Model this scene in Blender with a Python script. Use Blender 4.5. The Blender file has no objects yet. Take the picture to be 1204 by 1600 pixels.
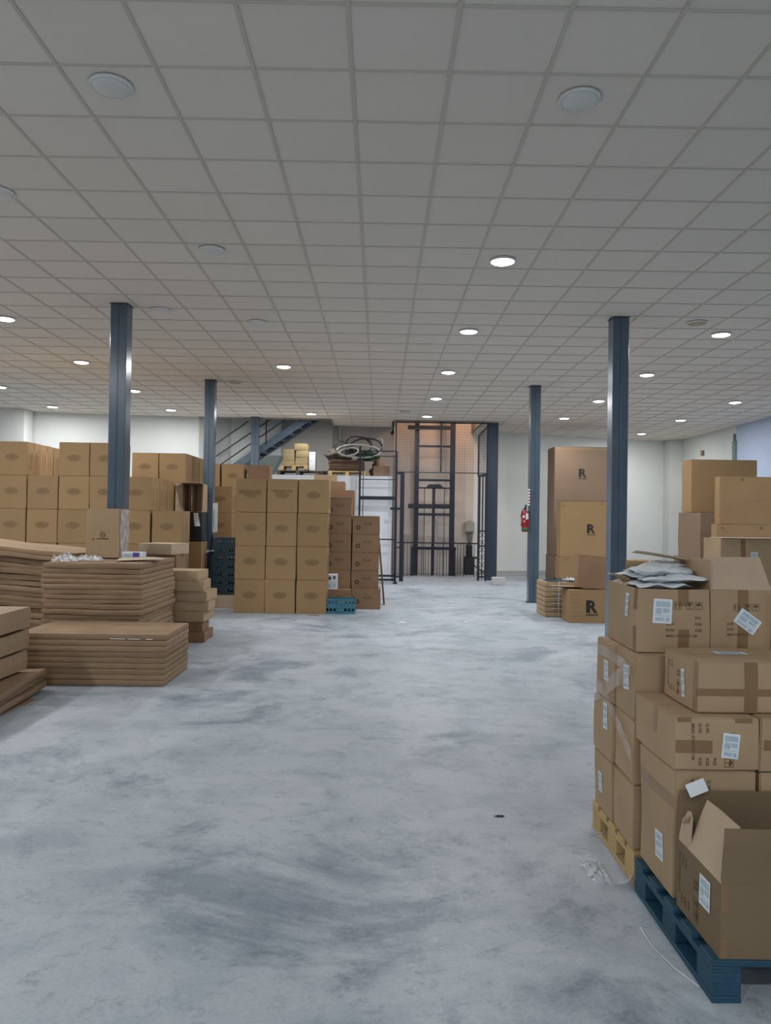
import bpy, bmesh, math, random
from mathutils import Vector, Matrix, noise
S = bpy.context.scene
C = S.collection
R = math.radians

# ---------------------------------------------------------------- camera
F, CX, CY, CAMZ = 1190.0, 602.0, 800.0, 1.62
yc = Vector(((593 - CX) / F, -(812 - CY) / F, -1)).normalized()
zc = Vector((0.015, 1, 0)); zc = (zc - yc * zc.dot(yc)).normalized()
xc = yc.cross(zc)
ROT = Matrix((xc, yc, zc))
cam_d = bpy.data.cameras.new('camera'); cam = bpy.data.objects.new('camera', cam_d); C.objects.link(cam)
cam_d.sensor_fit = 'VERTICAL'; cam_d.sensor_height = 36; cam_d.lens = 36 * F / 1600
cam_d.clip_start = 0.05; cam_d.clip_end = 200
cam.matrix_world = Matrix.Translation((0, 0, CAMZ)) @ ROT.to_4x4()
S.camera = cam
def ray(px, py): return ROT @ Vector(((px - CX) / F, -(py - CY) / F, -1))
def U(px, py, Y):                       # point of the real place at depth Y
    d = ray(px, py); return Vector((0, 0, CAMZ)) + d * (Y / d.y)
def UZ(px, py, z):                      # point at height z
    d = ray(px, py); return Vector((0, 0, CAMZ)) + d * ((z - CAMZ) / d.z)

# ---------------------------------------------------------------- world, added rear fill, exposure
w = bpy.data.worlds.new('world'); S.world = w; w.use_nodes = True
w.node_tree.nodes['Background'].inputs[0].default_value = (0.62, 0.76, 1.0, 1)
w.node_tree.nodes['Background'].inputs[1].default_value = 0.8
ld = bpy.data.lights.new('added_rear_fill', 'AREA'); ld.shape = 'RECTANGLE'; ld.size = 6; ld.size_y = 3.4  # unseen area light added behind the camera to raise brightness
ld.energy = 190; ld.color = (0.80, 0.90, 1.0)
lo = bpy.data.objects.new('added_rear_fill', ld); C.objects.link(lo)
lo.location = (-1.0, -9.9, 2.0); lo.rotation_euler = (R(90), 0, 0)
LAMP_W, LAMP_COL, LAMP_EMIT = 46.0, (0.95, 0.97, 1.0), 12.0
WARM_W = 85.0
S.view_settings.view_transform = 'Standard'; S.view_settings.look = 'None'
S.view_settings.gamma = 1; S.view_settings.use_curve_mapping = False
S.view_settings.exposure = 0.0

# ---------------------------------------------------------------- materials
def new_mat(name):
    m = bpy.data.materials.new(name); m.use_nodes = True
    nt = m.node_tree; b = nt.nodes['Principled BSDF']; return m, nt, b
def N(nt, t, **kw):
    n = nt.nodes.new(t)
    for k, v in kw.items():
        if k in n.inputs: n.inputs[k].default_value = v
        else: setattr(n, k, v)
    return n
def mat(name, col, rough=0.6, metal=0.0, var=0.12, scale=6.0, bump=0.0, bscale=60, tint=0.0, stretch=None, spec=0.5, alpha=1.0, emit=0):
    m, nt, b = new_mat(name)
    tc = N(nt, 'ShaderNodeTexCoord'); src = tc.outputs['Object']
    if stretch:
        mp = N(nt, 'ShaderNodeMapping'); mp.inputs['Scale'].default_value = stretch
        nt.links.new(src, mp.inputs['Vector']); src = mp.outputs[0]
    nz = N(nt, 'ShaderNodeTexNoise', Scale=scale, Detail=5.0); nt.links.new(src, nz.inputs['Vector'])
    mr = N(nt, 'ShaderNodeMapRange'); mr.inputs[1].default_value = 0.3; mr.inputs[2].default_value = 0.7
    mr.inputs[3].default_value = 1 - var; mr.inputs[4].default_value = 1 + var
    nt.links.new(nz.outputs['Fac'], mr.inputs[0])
    fac = mr.outputs[0]
    if tint:
        oi = N(nt, 'ShaderNodeObjectInfo'); m2 = N(nt, 'ShaderNodeMapRange')
        m2.inputs[3].default_value = 1 - tint; m2.inputs[4].default_value = 1 + tint
        nt.links.new(oi.outputs['Random'], m2.inputs[0])
        mm = N(nt, 'ShaderNodeMath', operation='MULTIPLY'); nt.links.new(fac, mm.inputs[0]); nt.links.new(m2.outputs[0], mm.inputs[1]); fac = mm.outputs[0]
    vm = N(nt, 'ShaderNodeVectorMath', operation='SCALE'); vm.inputs[0].default_value = col
    nt.links.new(fac, vm.inputs['Scale']); nt.links.new(vm.outputs[0], b.inputs['Base Color'])
    b.inputs['Roughness'].default_value = rough; b.inputs['Metallic'].default_value = metal
    b.inputs['Specular IOR Level'].default_value = spec
    if alpha < 1: b.inputs['Alpha'].default_value = alpha
    if emit:
        b.inputs['Emission Color'].default_value = (*LAMP_COL, 1); b.inputs['Emission Strength'].default_value = emit
    if bump:
        n2 = N(nt, 'ShaderNodeTexNoise', Scale=bscale, Detail=3.0); nt.links.new(src, n2.inputs['Vector'])
        bp = N(nt, 'ShaderNodeBump', Strength=bump, Distance=0.01); nt.links.new(n2.outputs['Fac'], bp.inputs['Height']); nt.links.new(bp.outputs[0], b.inputs['Normal'])
    return m
def srgb(r, g, b):
    return tuple(((c / 255 + 0.055) / 1.055) ** 2.4 if c > 10 else c / 255 / 12.92 for c in (r, g, b))
M = {}
M['board'] = mat('cardboard_tan', (0.345, 0.22, 0.105), 0.72, var=0.035, scale=2.5, tint=0.06, bump=0.03, bscale=30, spec=0.3)
M['board_grey'] = mat('cardboard_kraft', (0.42, 0.295, 0.175), 0.7, var=0.06, scale=4, tint=0.05, bump=0.05, bscale=30, spec=0.3)
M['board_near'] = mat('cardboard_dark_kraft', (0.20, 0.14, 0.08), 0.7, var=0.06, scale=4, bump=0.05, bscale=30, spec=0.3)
M['board_olive'] = mat('cardboard_flat_pack', (0.34, 0.23, 0.14), 0.7, var=0.08, scale=4, tint=0.05, spec=0.3)
M['board_dark'] = mat('cardboard_brown', (0.27, 0.16, 0.09), 0.7, var=0.07, scale=4, tint=0.06, spec=0.3)
M['board_pale'] = mat('cardboard_pale', (0.50, 0.385, 0.27), 0.75, var=0.06, scale=5, spec=0.25)
M['board_flat'] = mat('flattened_cardboard', (0.31, 0.205, 0.12), 0.72, var=0.12, scale=5, tint=0.14, stretch=(1, 1, 10), spec=0.3)
M['board_yellow'] = mat('cardboard_yellow', (0.34, 0.26, 0.13), 0.7, var=0.08, scale=4, tint=0.1, spec=0.3)
M['board_pink'] = mat('cardboard_rosy', (0.235, 0.158, 0.103), 0.62, var=0.05, scale=2, tint=0.04, spec=0.35)
M['edge'] = mat('pale_loose_cardboard', (0.55, 0.44, 0.33), 0.8)
M['tape'] = mat('brown_packing_tape', (0.24, 0.145, 0.068), 0.35, var=0.06)
M['tape_faint'] = mat('clear_packing_tape', (0.29, 0.185, 0.095), 0.3, var=0.06)
M['ink'] = mat('black_ink', (0.02, 0.018, 0.016), 0.7)
M['ink_brown'] = mat('faded_ink', (0.10, 0.058, 0.03), 0.7)
M['ink_red'] = mat('red_ink', (0.25, 0.04, 0.03), 0.7)
M['print_oval'] = mat('oval_print', (0.265, 0.165, 0.077), 0.75, var=0.12, scale=30)
M['print_oval_dark'] = mat('oval_print_line', (0.225, 0.137, 0.06), 0.75, var=0.12, scale=30)
M['paper'] = mat('white_paper', (0.74, 0.78, 0.80), 0.6, var=0.04)
M['paper_blue'] = mat('pale_blue_print', (0.42, 0.52, 0.60), 0.6, var=0.15, scale=90)
M['paint'] = mat('blue_grey_steel_paint', (0.078, 0.112, 0.15), 0.24, var=0.10, scale=3, spec=0.6)
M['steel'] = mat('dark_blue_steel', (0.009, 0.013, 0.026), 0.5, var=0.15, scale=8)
M['paint_dark'] = mat('dark_steel_paint', (0.026, 0.040, 0.064), 0.4, var=0.1, scale=3)
M['black'] = mat('black_plastic', (0.012, 0.013, 0.015), 0.5)
M['teal'] = mat('teal_plastic', (0.010, 0.036, 0.052), 0.45, var=0.1)
M['crate'] = mat('blue_crate_plastic', (0.05, 0.19, 0.25), 0.5, var=0.08)
M['wood'] = mat('pallet_wood', (0.50, 0.35, 0.16), 0.75, var=0.15, scale=6, stretch=(2, 12, 12), tint=0.08)
M['wood_dark'] = mat('old_pallet_wood', (0.065, 0.05, 0.04), 0.8, var=0.2, tint=0.2)
M['wood_blue'] = mat('blue_painted_wood', (0.012, 0.060, 0.10), 0.6, var=0.25, scale=14, stretch=(2, 8, 8), tint=0.12)  # blue darkened to hold the shadow the near pallet lies in
M['white_plastic'] = mat('white_plastic', (0.72, 0.74, 0.74), 0.4)
M['lamp_off'] = mat('lamp_diffuser_off', (0.66, 0.66, 0.63), 0.35, var=0.02)
M['lamp_ring'] = mat('lamp_ring', (0.72, 0.72, 0.70), 0.4, var=0.02)
M['lamp_beige'] = mat('yellowed_plastic', (0.42, 0.34, 0.2), 0.5)
M['lamp_on'] = mat('lamp_diffuser_lit', (0.9, 0.9, 0.9), 0.4, emit=LAMP_EMIT)
M['tile'] = mat('ceiling_tile', (0.765, 0.70, 0.62), 0.9, var=0.02, scale=120, tint=0.02, spec=0.1, bump=0.15, bscale=200)
M['grid'] = mat('ceiling_grid_metal', (0.58, 0.53, 0.465), 0.6, var=0.02)  # bars greyer than the tiles, their shading put into the colour
M['red'] = mat('red_enamel', (0.32, 0.010, 0.02), 0.3)
M['green'] = mat('green_print', (0.03, 0.16, 0.05), 0.5)
M['purple'] = mat('purple_print', (0.09, 0.06, 0.32), 0.5)
M['navy'] = mat('navy_cloth', (0.012, 0.016, 0.04), 0.8)
M['greybox'] = mat('grey_enamel', (0.36, 0.34, 0.29), 0.5)
M['concrete'] = mat('pale_concrete_block', (0.5, 0.49, 0.46), 0.9, var=0.1, scale=20)
M['rubber'] = mat('black_hose_rubber', (0.02, 0.02, 0.02), 0.5)
M['hose'] = mat('pale_hose', (0.42, 0.41, 0.38), 0.5)
M['sack'] = mat('brown_sacking', (0.13, 0.075, 0.045), 0.85, var=0.2, scale=12)
M['bottle_green'] = mat('dark_green_plastic', (0.012, 0.05, 0.025), 0.5)
M['shiny'] = mat('shiny_strap_and_highlight', (0.7, 0.72, 0.72), 0.15, var=0.2)
def film_mat(name, a, col):
    m, nt, b = new_mat(name); b.inputs['Base Color'].default_value = (*col, 1); b.inputs['Roughness'].default_value = 0.12
    tc = N(nt, 'ShaderNodeTexCoord'); nz = N(nt, 'ShaderNodeTexNoise', Scale=9.0, Detail=4.0); nt.links.new(tc.outputs['Object'], nz.inputs['Vector'])
    mr = N(nt, 'ShaderNodeMapRange'); mr.inputs[1].default_value = .35; mr.inputs[2].default_value = .7; mr.inputs[3].default_value = a * .5; mr.inputs[4].default_value = a * 1.6
    nt.links.new(nz.outputs['Fac'], mr.inputs[0]); nt.links.new(mr.outputs[0], b.inputs['Alpha'])
    bp = N(nt, 'ShaderNodeBump', Strength=0.6, Distance=0.02); nt.links.new(nz.outputs['Fac'], bp.inputs['Height']); nt.links.new(bp.outputs[0], b.inputs['Normal'])
    return m
M['film'] = film_mat('clear_stretch_film', 0.22, (0.75, 0.78, 0.8))
M['film2'] = film_mat('crumpled_clear_plastic', 0.45, (0.8, 0.83, 0.85))
# floor: mottled power-floated concrete with scuffs and stains
def floor_mat():
    m, nt, b = new_mat('concrete_floor'); L = nt.links
    tc = N(nt, 'ShaderNodeTexCoord')
    def nz(scale, det, rough, dist=0, sc=(1, 1, 1), rot=0, off=(0, 0, 0)):
        mp = N(nt, 'ShaderNodeMapping'); mp.inputs['Scale'].default_value = sc; mp.inputs['Rotation'].default_value = (0, 0, rot); mp.inputs['Location'].default_value = off
        L.new(tc.outputs['Object'], mp.inputs['Vector']); n = N(nt, 'ShaderNodeTexNoise', Scale=scale, Detail=det, Roughness=rough, Distortion=dist); L.new(mp.outputs[0], n.inputs['Vector']); return n.outputs['Fac']
    def ramp(src, p0, c0, p1, c1):
        r = N(nt, 'ShaderNodeValToRGB'); e = r.color_ramp.elements; e[0].position = p0; e[0].color = (*c0, 1); e[1].position = p1; e[1].color = (*c1, 1); L.new(src, r.inputs[0]); return r.outputs[0]
    def mul(a, c_, f):
        m_ = N(nt, 'ShaderNodeMix', data_type='RGBA', blend_type='MULTIPLY'); m_.inputs[0].default_value = f; L.new(a, m_.inputs[6]); L.new(c_, m_.inputs[7]); return m_.outputs[2]
    W1 = (1, 1, 1)
    col = ramp(nz(0.45, 4, .5, .4), .38, (0.375, 0.420, 0.455), .62, (0.455, 0.495, 0.535))
    mid = nz(2.1, 9, .68, .35, (1, 1.15, 1))
    col = mul(col, ramp(mid, .36, (.70, .725, .76), .54, W1), .8)                     # cloudy trowel mottling
    col = mul(col, ramp(nz(.8, 10, .72, .5, off=(3.3, 1.2, 0)), .37, (.50, .54, .59), .47, W1), .85)   # darker damp stains
    col = mul(col, ramp(nz(6.5, 9, .85, .1), .37, (.60, .63, .66), .46, W1), .75)       # small smudges
    col = mul(col, ramp(nz(1.5, 8, .75, 0, (.3, 4.0, 1), .12), .36, (.78, .80, .82), .42, W1), .45)      # faint scratches
    col = mul(col, ramp(nz(1.3, 8, .8, 0, (5.0, .25, 1), -.35), .33, (.74, .77, .80), .39, W1), .5)
    col = mul(col, ramp(nz(60, 3, .5), .3, (.88, .89, .90), .6, (1.03, 1.03, 1.03)), .7)
    L.new(col, b.inputs['Base Color'])
    b.inputs['Roughness'].default_value = 0.5; b.inputs['Specular IOR Level'].default_value = 0.35
    bp = N(nt, 'ShaderNodeBump', Strength=0.12, Distance=0.01); L.new(mid, bp.inputs['Height']); L.new(bp.outputs[0], b.inputs['Normal'])
    return m
M['floor'] = floor_mat()
M['wall'] = mat('white_wall_paint', (0.69, 0.70, 0.67), 0.8, var=0.05, scale=0.8, spec=0.2)
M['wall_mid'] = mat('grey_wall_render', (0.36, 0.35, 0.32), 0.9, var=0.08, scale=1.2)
M['wall_bright'] = mat('brightened_wall_paint', (0.83, 0.845, 0.81), 0.8, var=0.04, scale=0.8, spec=0.2)  # same wall white with extra brightness put into the colour
M['wall_white'] = mat('fresh_white_paint', (0.88, 0.91, 0.95), 0.7, var=0.02, spec=0.2)
M['wall_blue'] = mat('bluish_white_wall', (0.47, 0.55, 0.70), 0.7, var=0.03, spec=0.2)  # bluer than the far end of the right wall
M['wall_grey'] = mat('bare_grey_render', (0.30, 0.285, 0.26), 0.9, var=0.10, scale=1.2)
M['wall_cream'] = mat('stained_cream_render', (0.66, 0.60, 0.55), 0.85, var=0.10, scale=0.9, stretch=(0.6, 1, 1.6))
M['wire'] = mat('dull_wire', (0.10, 0.095, 0.095), 0.5, metal=0.2)
M['seal'] = mat('grey_green_putty', (0.16, 0.22, 0.20), 0.8)

# ---------------------------------------------------------------- helpers
def add_box(bm, x0, x1, y0, y1, z0, z1, mtx=None):
    vs = [bm.verts.new((x, y, z)) for x in (x0, x1) for y in (y0, y1) for z in (z0, z1)]
    for f in ((0, 1, 3, 2), (4, 6, 7, 5), (0, 4, 5, 1), (2, 3, 7, 6), (0, 2, 6, 4), (1, 5, 7, 3)):
        bm.faces.new([vs[i] for i in f])
    if mtx is not None:
        for v in vs: v.co = mtx @ v.co
    return vs
def add_bar(bm, a, b, t=0.03, d=None, up=Vector((0, 0, 1))):      # rectangular bar between two points
    a, b = Vector(a), Vector(b); ax = (b - a); L = ax.length; ax.normalize()
    if abs(ax.dot(up)) > 0.98: up = Vector((0, 1, 0))
    sx = ax.cross(up).normalized(); sy = sx.cross(ax)
    d = d or t; m = Matrix((sx, ax, sy)).transposed().to_4x4(); m.translation = a
    add_box(bm, -t / 2, t / 2, 0, L, -d / 2, d / 2, m)
def add_tube(bm, pts, r, n=8, closed=False):
    pts = [Vector(p) for p in pts]; rings = []; k = len(pts)
    for i, p in enumerate(pts):
        a = pts[(i - 1) % k] if (closed or i > 0) else p; b = pts[(i + 1) % k] if (closed or i < k - 1) else p
        t = (b - a).normalized(); u = t.cross(Vector((0, 0, 1)))
        if u.length < 0.05: u = t.cross(Vector((1, 0, 0)))
        u.normalize(); v = t.cross(u); rr = r[i] if isinstance(r, list) else r
        rings.append([bm.verts.new(p + (u * math.cos(q * 2 * math.pi / n) + v * math.sin(q * 2 * math.pi / n)) * rr) for q in range(n)])
    for i in range(k if closed else k - 1):
        A, B = rings[i], rings[(i + 1) % k]
        for q in range(n): bm.faces.new((A[q], A[(q + 1) % n], B[(q + 1) % n], B[q]))
    if not closed: bm.faces.new(rings[0][::-1]); bm.faces.new(rings[-1])
def add_lathe(bm, prof, n=24, c=(0, 0, 0)):
    rings = [[bm.verts.new((c[0] + r * math.cos(q * 2 * math.pi / n), c[1] + r * math.sin(q * 2 * math.pi / n), c[2] + z)) for q in range(n)] for r, z in prof]
    for A, B in zip(rings, rings[1:]):
        for q in range(n): bm.faces.new((A[q], A[(q + 1) % n], B[(q + 1) % n], B[q]))
    bm.faces.new(rings[0][::-1]); bm.faces.new(rings[-1])
def mesh(name, bm, m, smooth=False, bevel=0):
    if bevel: bmesh.ops.bevel(bm, geom=list(bm.edges), offset=bevel, segments=1, affect='EDGES', clamp_overlap=True)
    bmesh.ops.recalc_face_normals(bm, faces=bm.faces)
    me = bpy.data.meshes.new(name); bm.to_mesh(me); bm.free()
    for mm in (m if isinstance(m, (list, tuple)) else [m]): me.materials.append(mm)
    if smooth:
        for p in me.polygons: p.use_smooth = True
    return me
def obj(name, data, parent=None, loc=None, rz=0, m=None, **kw):
    if isinstance(data, bmesh.types.BMesh): data = mesh(name, data, m, **kw)
    o = bpy.data.objects.new(name, data); C.objects.link(o)
    if parent: o.parent = parent
    if loc: o.location = loc
    if rz: o.rotation_euler.z = rz
    return o
def tag(o, label, cat, group=None, kind=None):
    if label: o['label'] = label
    if cat: o['category'] = cat
    if group: o['group'] = group
    if kind: o['kind'] = kind
    return o
def thing(name, label, cat, loc=(0, 0, 0), rz=0, group=None):
    o = bpy.data.objects.new(name, None); o.empty_display_size = 0.1; C.objects.link(o); o.location = loc; o.rotation_euler.z = rz
    return tag(o, label, cat, group)
def struct(name, bm, m, **kw): return tag(obj(name, bm, m=m, **kw), None, None, kind='structure')
def box(x0, x1, y0, y1, z0, z1):
    bm = bmesh.new(); add_box(bm, x0, x1, y0, y1, z0, z1); return bm
def bars(lst, t=0.03, d=None):
    bm = bmesh.new()
    for a, b in lst: add_bar(bm, a, b, t, d)
    return bm

# ---------------------------------------------------------------- room shell
CH = 4.36; TOP = 6.6; XL, XR, Y0 = -13.0, 9.85, -10.0
struct('floor', box(XL - .3, XR + .3, Y0 - .3, 26.5, -0.2, 0), M['floor'])
struct('roof', box(XL - .3, XR + .3, Y0 - .3, 26.5, TOP, TOP + .2), M['wall_grey'])
struct('wall_left', box(XL - .3, XL, Y0, 26, 0, TOP), M['wall'])
wr = struct('wall_right', box(XR, XR + .3, 21.0, 26.3, 0, TOP), M['wall'])
struct('wall_right', box(XR - .02, XR + .3, Y0, 21.0, 0, TOP), M['wall_blue'])
fw = bmesh.new()                           # unseen wall behind the camera, its wide opening added for light
add_box(fw, XL, -4.5, Y0 - .3, Y0, 0, TOP); add_box(fw, 2.5, XR, Y0 - .3, Y0, 0, TOP); add_box(fw, -4.5, 2.5, Y0 - .3, Y0, 3.9, TOP)
struct('wall_front', fw, M['wall'])
def wall_seg(a, b, m, name='wall_back', z0=0, z1=TOP, t=0.3):
    bm = bmesh.new(); (xa, ya), (xb, yb) = a, b
    vs = []
    for z in (z0, z1):
        for p in ((xa, ya), (xb, yb), (xb, yb + t), (xa, ya + t)): vs.append(bm.verts.new((p[0], p[1], z)))
    for f in ((0, 1, 2, 3), (4, 5, 6, 7), (0, 1, 5, 4), (1, 2, 6, 5), (2, 3, 7, 6), (3, 0, 4, 7)): bm.faces.new([vs[i] for i in f])
    return struct(name, bm, m)
GX0, GY0, T = -0.2126, 4.03, 0.6
gx = lambda k: GX0 + T * k
HX0, HX1 = gx(-8), gx(-2)                  # stairwell opening in the ceiling
SX0, SX1 = gx(1), gx(5)                    # lift shaft opening
HY = 20.95
wall_seg((XL, 19.95), (HX0, 21.05), M['wall'])
wall_seg((HX0 - .01, 21.03), (-4.3, 21.98), M['wall'])
wall_seg((-4.32, 21.96), (-2.9, 22.128), M['wall'])
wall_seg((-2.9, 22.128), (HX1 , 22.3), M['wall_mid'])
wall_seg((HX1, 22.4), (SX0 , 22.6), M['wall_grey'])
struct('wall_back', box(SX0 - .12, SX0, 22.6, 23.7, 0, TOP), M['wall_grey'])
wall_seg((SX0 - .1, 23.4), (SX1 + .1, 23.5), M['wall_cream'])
wall_seg((SX1 + .1, 23.5), (XR, 25.4), M['wall_bright'])
struct('trim_1', box(-9.93, -9.3, 19.9, 20.4, 0, CH), M['wall'])                    # pilaster, left
struct('trim_2', box(9.42, XR, 24.75, 25.4, 0, CH), M['wall'])                      # pilaster in the right corner
struct('trim_3', box(9.79, XR - .0, 20.95, 21.15, 0, 3.95), M['seal'])               # grey-green joint strip on the right wall
struct('trim_4', box(9.79, XR - .0, 21.03, 21.1, 3.95, 4.15), M['seal'])
struct('baseboard_back', (lambda bm: (add_bar(bm, (3.0, 23.53, .04), (9.4, 25.25, .04), .03, .08), bm)[1])(bmesh.new()), M['concrete'])
struct('trim_5', box(HX1 + .18, HX1 + .24, 22.33, 22.42, 2.72, CH), M['wall_grey'])  # pipe on the grey wall
# white platform (store room) under the stairs
PZ = 2.74; PX1 = 0.31
struct('platform', box(HX0 + .65, PX1, 19.6, 21.97, 0, PZ), M['wall_white'])

# ceiling: lay-in tiles on a grid
ceil = bpy.data.objects.new('ceiling', None); C.objects.link(ceil); ceil['kind'] = 'structure'
def ymax(xm):
    if xm < HX0: return 20.0 + (xm - XL) * 0.135 + .1
    if xm < HX1: return HY
    if xm < SX0: return 22.55
    if xm < SX1: return HY
    return 23.5 + (xm - SX1) * 0.27 + .1
tiles = []; kx0, kx1 = -22, 17
for kx in range(kx0, kx1):
    for ky in range(-24, 37):
        x0, x1 = max(gx(kx), XL), min(gx(kx + 1), XR); y0, y1 = GY0 + T * ky, GY0 + T * (ky + 1)
        y1 = min(y1, ymax((x0 + x1) / 2)); y0 = max(y0, Y0)
        if y1 - y0 < 0.06 or x1 - x0 < .05: continue
        tiles.append((x0, x1, y0, y1))
def in_view(t):
    c = Vector(((t[0] + t[1]) / 2, (t[2] + t[3]) / 2, CH - CAMZ)); v = ROT.transposed() @ c
    return v.z < -0.5 and abs(v.x / -v.z) < 0.53 and abs(v.y / -v.z) < 0.71
full = [t for t in tiles if in_view(t) and t[1] - t[0] > .59 and t[3] - t[2] > .59]
full.sort(key=lambda t: t[2]); pick = set(full[:300])
tile_me = mesh('ceiling_tile', box(-.2935, .2935, -.2935, .2935, 0, .016), M['tile'])
for t in full[:300]: obj('ceiling_tile', tile_me, ceil, ((t[0] + t[1]) / 2, (t[2] + t[3]) / 2, CH + .0072))
bm = bmesh.new()
for t in tiles:
    if t not in pick: add_box(bm, t[0] + .0065, t[1] - .0065, t[2] + .0065, t[3] - .0065, CH + .008, CH + .024)
o = obj('ceiling_tiles', bm, ceil, m=M['tile']); o['kind'] = 'stuff'
for kx in range(kx0 + 1, kx1):
    x = gx(kx); ye = min(ymax(x - .05), ymax(x + .05)) if kx not in (-8, -2, 1, 5) else max(ymax(x - .05), ymax(x + .05))
    obj('grid_runner', box(x - .012, x + .012, Y0, ye, CH - .001, CH + .007), ceil, m=M['grid'])
for ky in range(-23, 37):
    y = GY0 + T * ky; xs = []
    cur = XL
    for kx in range(kx0, kx1 + 1):
        xm = gx(kx) + .3
        ok = y < ymax(min(max(xm, XL + .01), XR - .01)) and kx < kx1
        if ok and cur is None: cur = gx(kx)
        if not ok and cur is not None:
            e = min(gx(kx), XR)
            if e - cur > .3: xs.append((cur, e))
            cur = None
    bm = bmesh.new()
    for a, b in xs: add_box(bm, a, b, y - .009, y + .009, CH - .0005, CH + .007)
    if xs: obj('cross_tee', bm, ceil, m=M['grid'])
    else: bm.free()
bm = bmesh.new()                            # fascia round the two openings
add_box(bm, HX0, HX1, HY - .06, HY, CH - .03, CH + .5); add_box(bm, HX1 - .0, HX1 + .05, HY, 22.4, CH - .03, CH + .5)
add_box(bm, SX0, SX1, HY - .06, HY, CH - .02, CH + .5); add_box(bm, SX0 - .05, SX0, HY, 22.6, CH - .02, TOP); add_box(bm, SX1, SX1 + .05, HY, 23.5, CH - .02, TOP)
o = obj('opening_fascia', bm, ceil, m=M['wall_grey'])
# upper-floor wall parts of the shaft
struct('wall_shaft', box(SX0, SX1, HY - .3, HY - .08, CH + .5, TOP), M['wall_cream'])

# ---------------------------------------------------------------- ceiling lights
def ring_bm(r):
    b = bmesh.new(); add_lathe(b, [(r * .86, .0), (r, .0), (r, -.012), (r * .93, -.02), (r * .86, -.012)], 32); return b
ring_me = mesh('lamp_ring', ring_bm(.135), M['lamp_ring'], smooth=True)
def dif(m):
    b = bmesh.new(); add_lathe(b, [(.122, -.006), (.120, -.018), (.10, -.026), (.05, -.031), (.001, -.032)], 32); return mesh('diffuser', b, m, smooth=True)
dif_on, dif_off, dif_beige = dif(M['lamp_on']), dif(M['lamp_off']), dif(M['lamp_beige'])
LIT = [(785, 407, 'nearest lit round ceiling light, large and bright in the middle of the ceiling'),
 (732, 517, 'second lit round ceiling light in the row leading to the lift'), (700, 581, 'third lit round ceiling light in the row leading to the lift'),
 (681, 622, 'fourth lit round ceiling light in the row leading to the lift'), (667, 650, 'small lit round ceiling light just in front of the lift shaft'),
 (443, 572, 'lit round ceiling light between the left pillars and the lift row'), (486, 646, 'lit round ceiling light above the yellow boxes by the staircase'),
 (8, 497, 'nearest lit round ceiling light at the left edge'), (127, 565, 'lit round ceiling light just left of the nearest left pillar'),
 (210, 610, 'lit round ceiling light just right of the nearest left pillar'), (267, 640, 'lit round ceiling light just left of the second left pillar'),
 (82, 635, 'small lit round ceiling light near the left pilaster'), (0, 604, 'lit round ceiling light cut by the left edge above the carton wall'),
 (1126, 522, 'nearest lit round ceiling light on the right side'), (1010, 585, 'lit round ceiling light just right of the nearest right pillar'),
 (935, 626, 'lit round ceiling light just left of the nearest right pillar'), (881, 653, 'lit round ceiling light right of the pillar with the extinguisher'),
 (1148, 628, 'lit round ceiling light near the right wall'), (1063, 656, 'small lit round ceiling light above the right corner cartons'),
 (1002, 677, 'farthest small lit round ceiling light by the right back wall')]
OFF = [(174, 133, 'unlit round ceiling light at the upper left', 0), (905, 154, 'unlit round ceiling light at the upper right', 0),
 (331, 390, 'unlit round ceiling light left of centre', 0), (251, 484, 'unlit round ceiling light beside the top of the nearest left pillar', 0),
 (402, 503, 'faint unlit round ceiling light between the left pillars and centre', 0), (1088, 504, 'yellowed unlit round ceiling light on the right', 1),
 (367, 597, 'small yellowed unlit ceiling light by the second left pillar', 1), (-3, 300, 'unlit round ceiling light at the left edge', 0)]
for px, py, lab in LIT:
    p = UZ(px, py, CH); t = thing('ceiling_light', lab, 'ceiling light', (p.x, p.y, CH - .001), group='lit ceiling lights')
    obj('lamp_ring', ring_me, t); obj('diffuser', dif_on, t)
    l = bpy.data.lights.new('lamp_glow', 'AREA'); l.shape = 'DISK'; l.size = .22; l.energy = LAMP_W; l.color = LAMP_COL
    q = bpy.data.objects.new('lamp_glow', l); C.objects.link(q); q.parent = t; q.location = (0, 0, -.036)
ADDED_LIGHTS = [(-5.3, 7.7), (-5.3, 4.8), (-5.3, 1.9), (-8.2, 4.8), (-8.2, 7.7), (-8.2, 10.7), (-8.2, 13.7), (7.9, 10.0), (-5.3, -1.1), (-1.7, -1.1), (1.3, -1.1), (-1.7, -4.1), (4.9, -1.1)]  # unseen lights added beside and behind the camera for overall brightness
RX = {-8.2: 'outer left row', -5.3: 'second left row', -1.7: 'inner left row', 1.3: 'middle row', 4.9: 'inner right row', 7.9: 'outer right row'}
RY = {13.7: 'above the carton wall', 10.7: 'level with the nearest pillars', 10.0: 'level with the right pillar', 7.7: 'above the low stack', 4.8: 'level with the far pallet', 1.9: 'beside the viewpoint', -1.1: 'just behind the viewpoint', -4.1: 'farther behind the viewpoint'}
for X_, Y_, lab in [(a, c_, 'unseen ceiling light added for brightness, %s, %s' % (RX[a], RY[c_])) for a, c_ in ADDED_LIGHTS]:
    t = thing('ceiling_light', lab, 'ceiling light', (X_, Y_, CH - .001), group='lit ceiling lights')
    obj('lamp_ring', ring_me, t); obj('diffuser', dif_on, t)
    l = bpy.data.lights.new('lamp_glow', 'AREA'); l.shape = 'DISK'; l.size = .22; l.energy = LAMP_W; l.color = LAMP_COL
    q = bpy.data.objects.new('lamp_glow', l); C.objects.link(q); q.parent = t; q.location = (0, 0, -.036)
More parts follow.
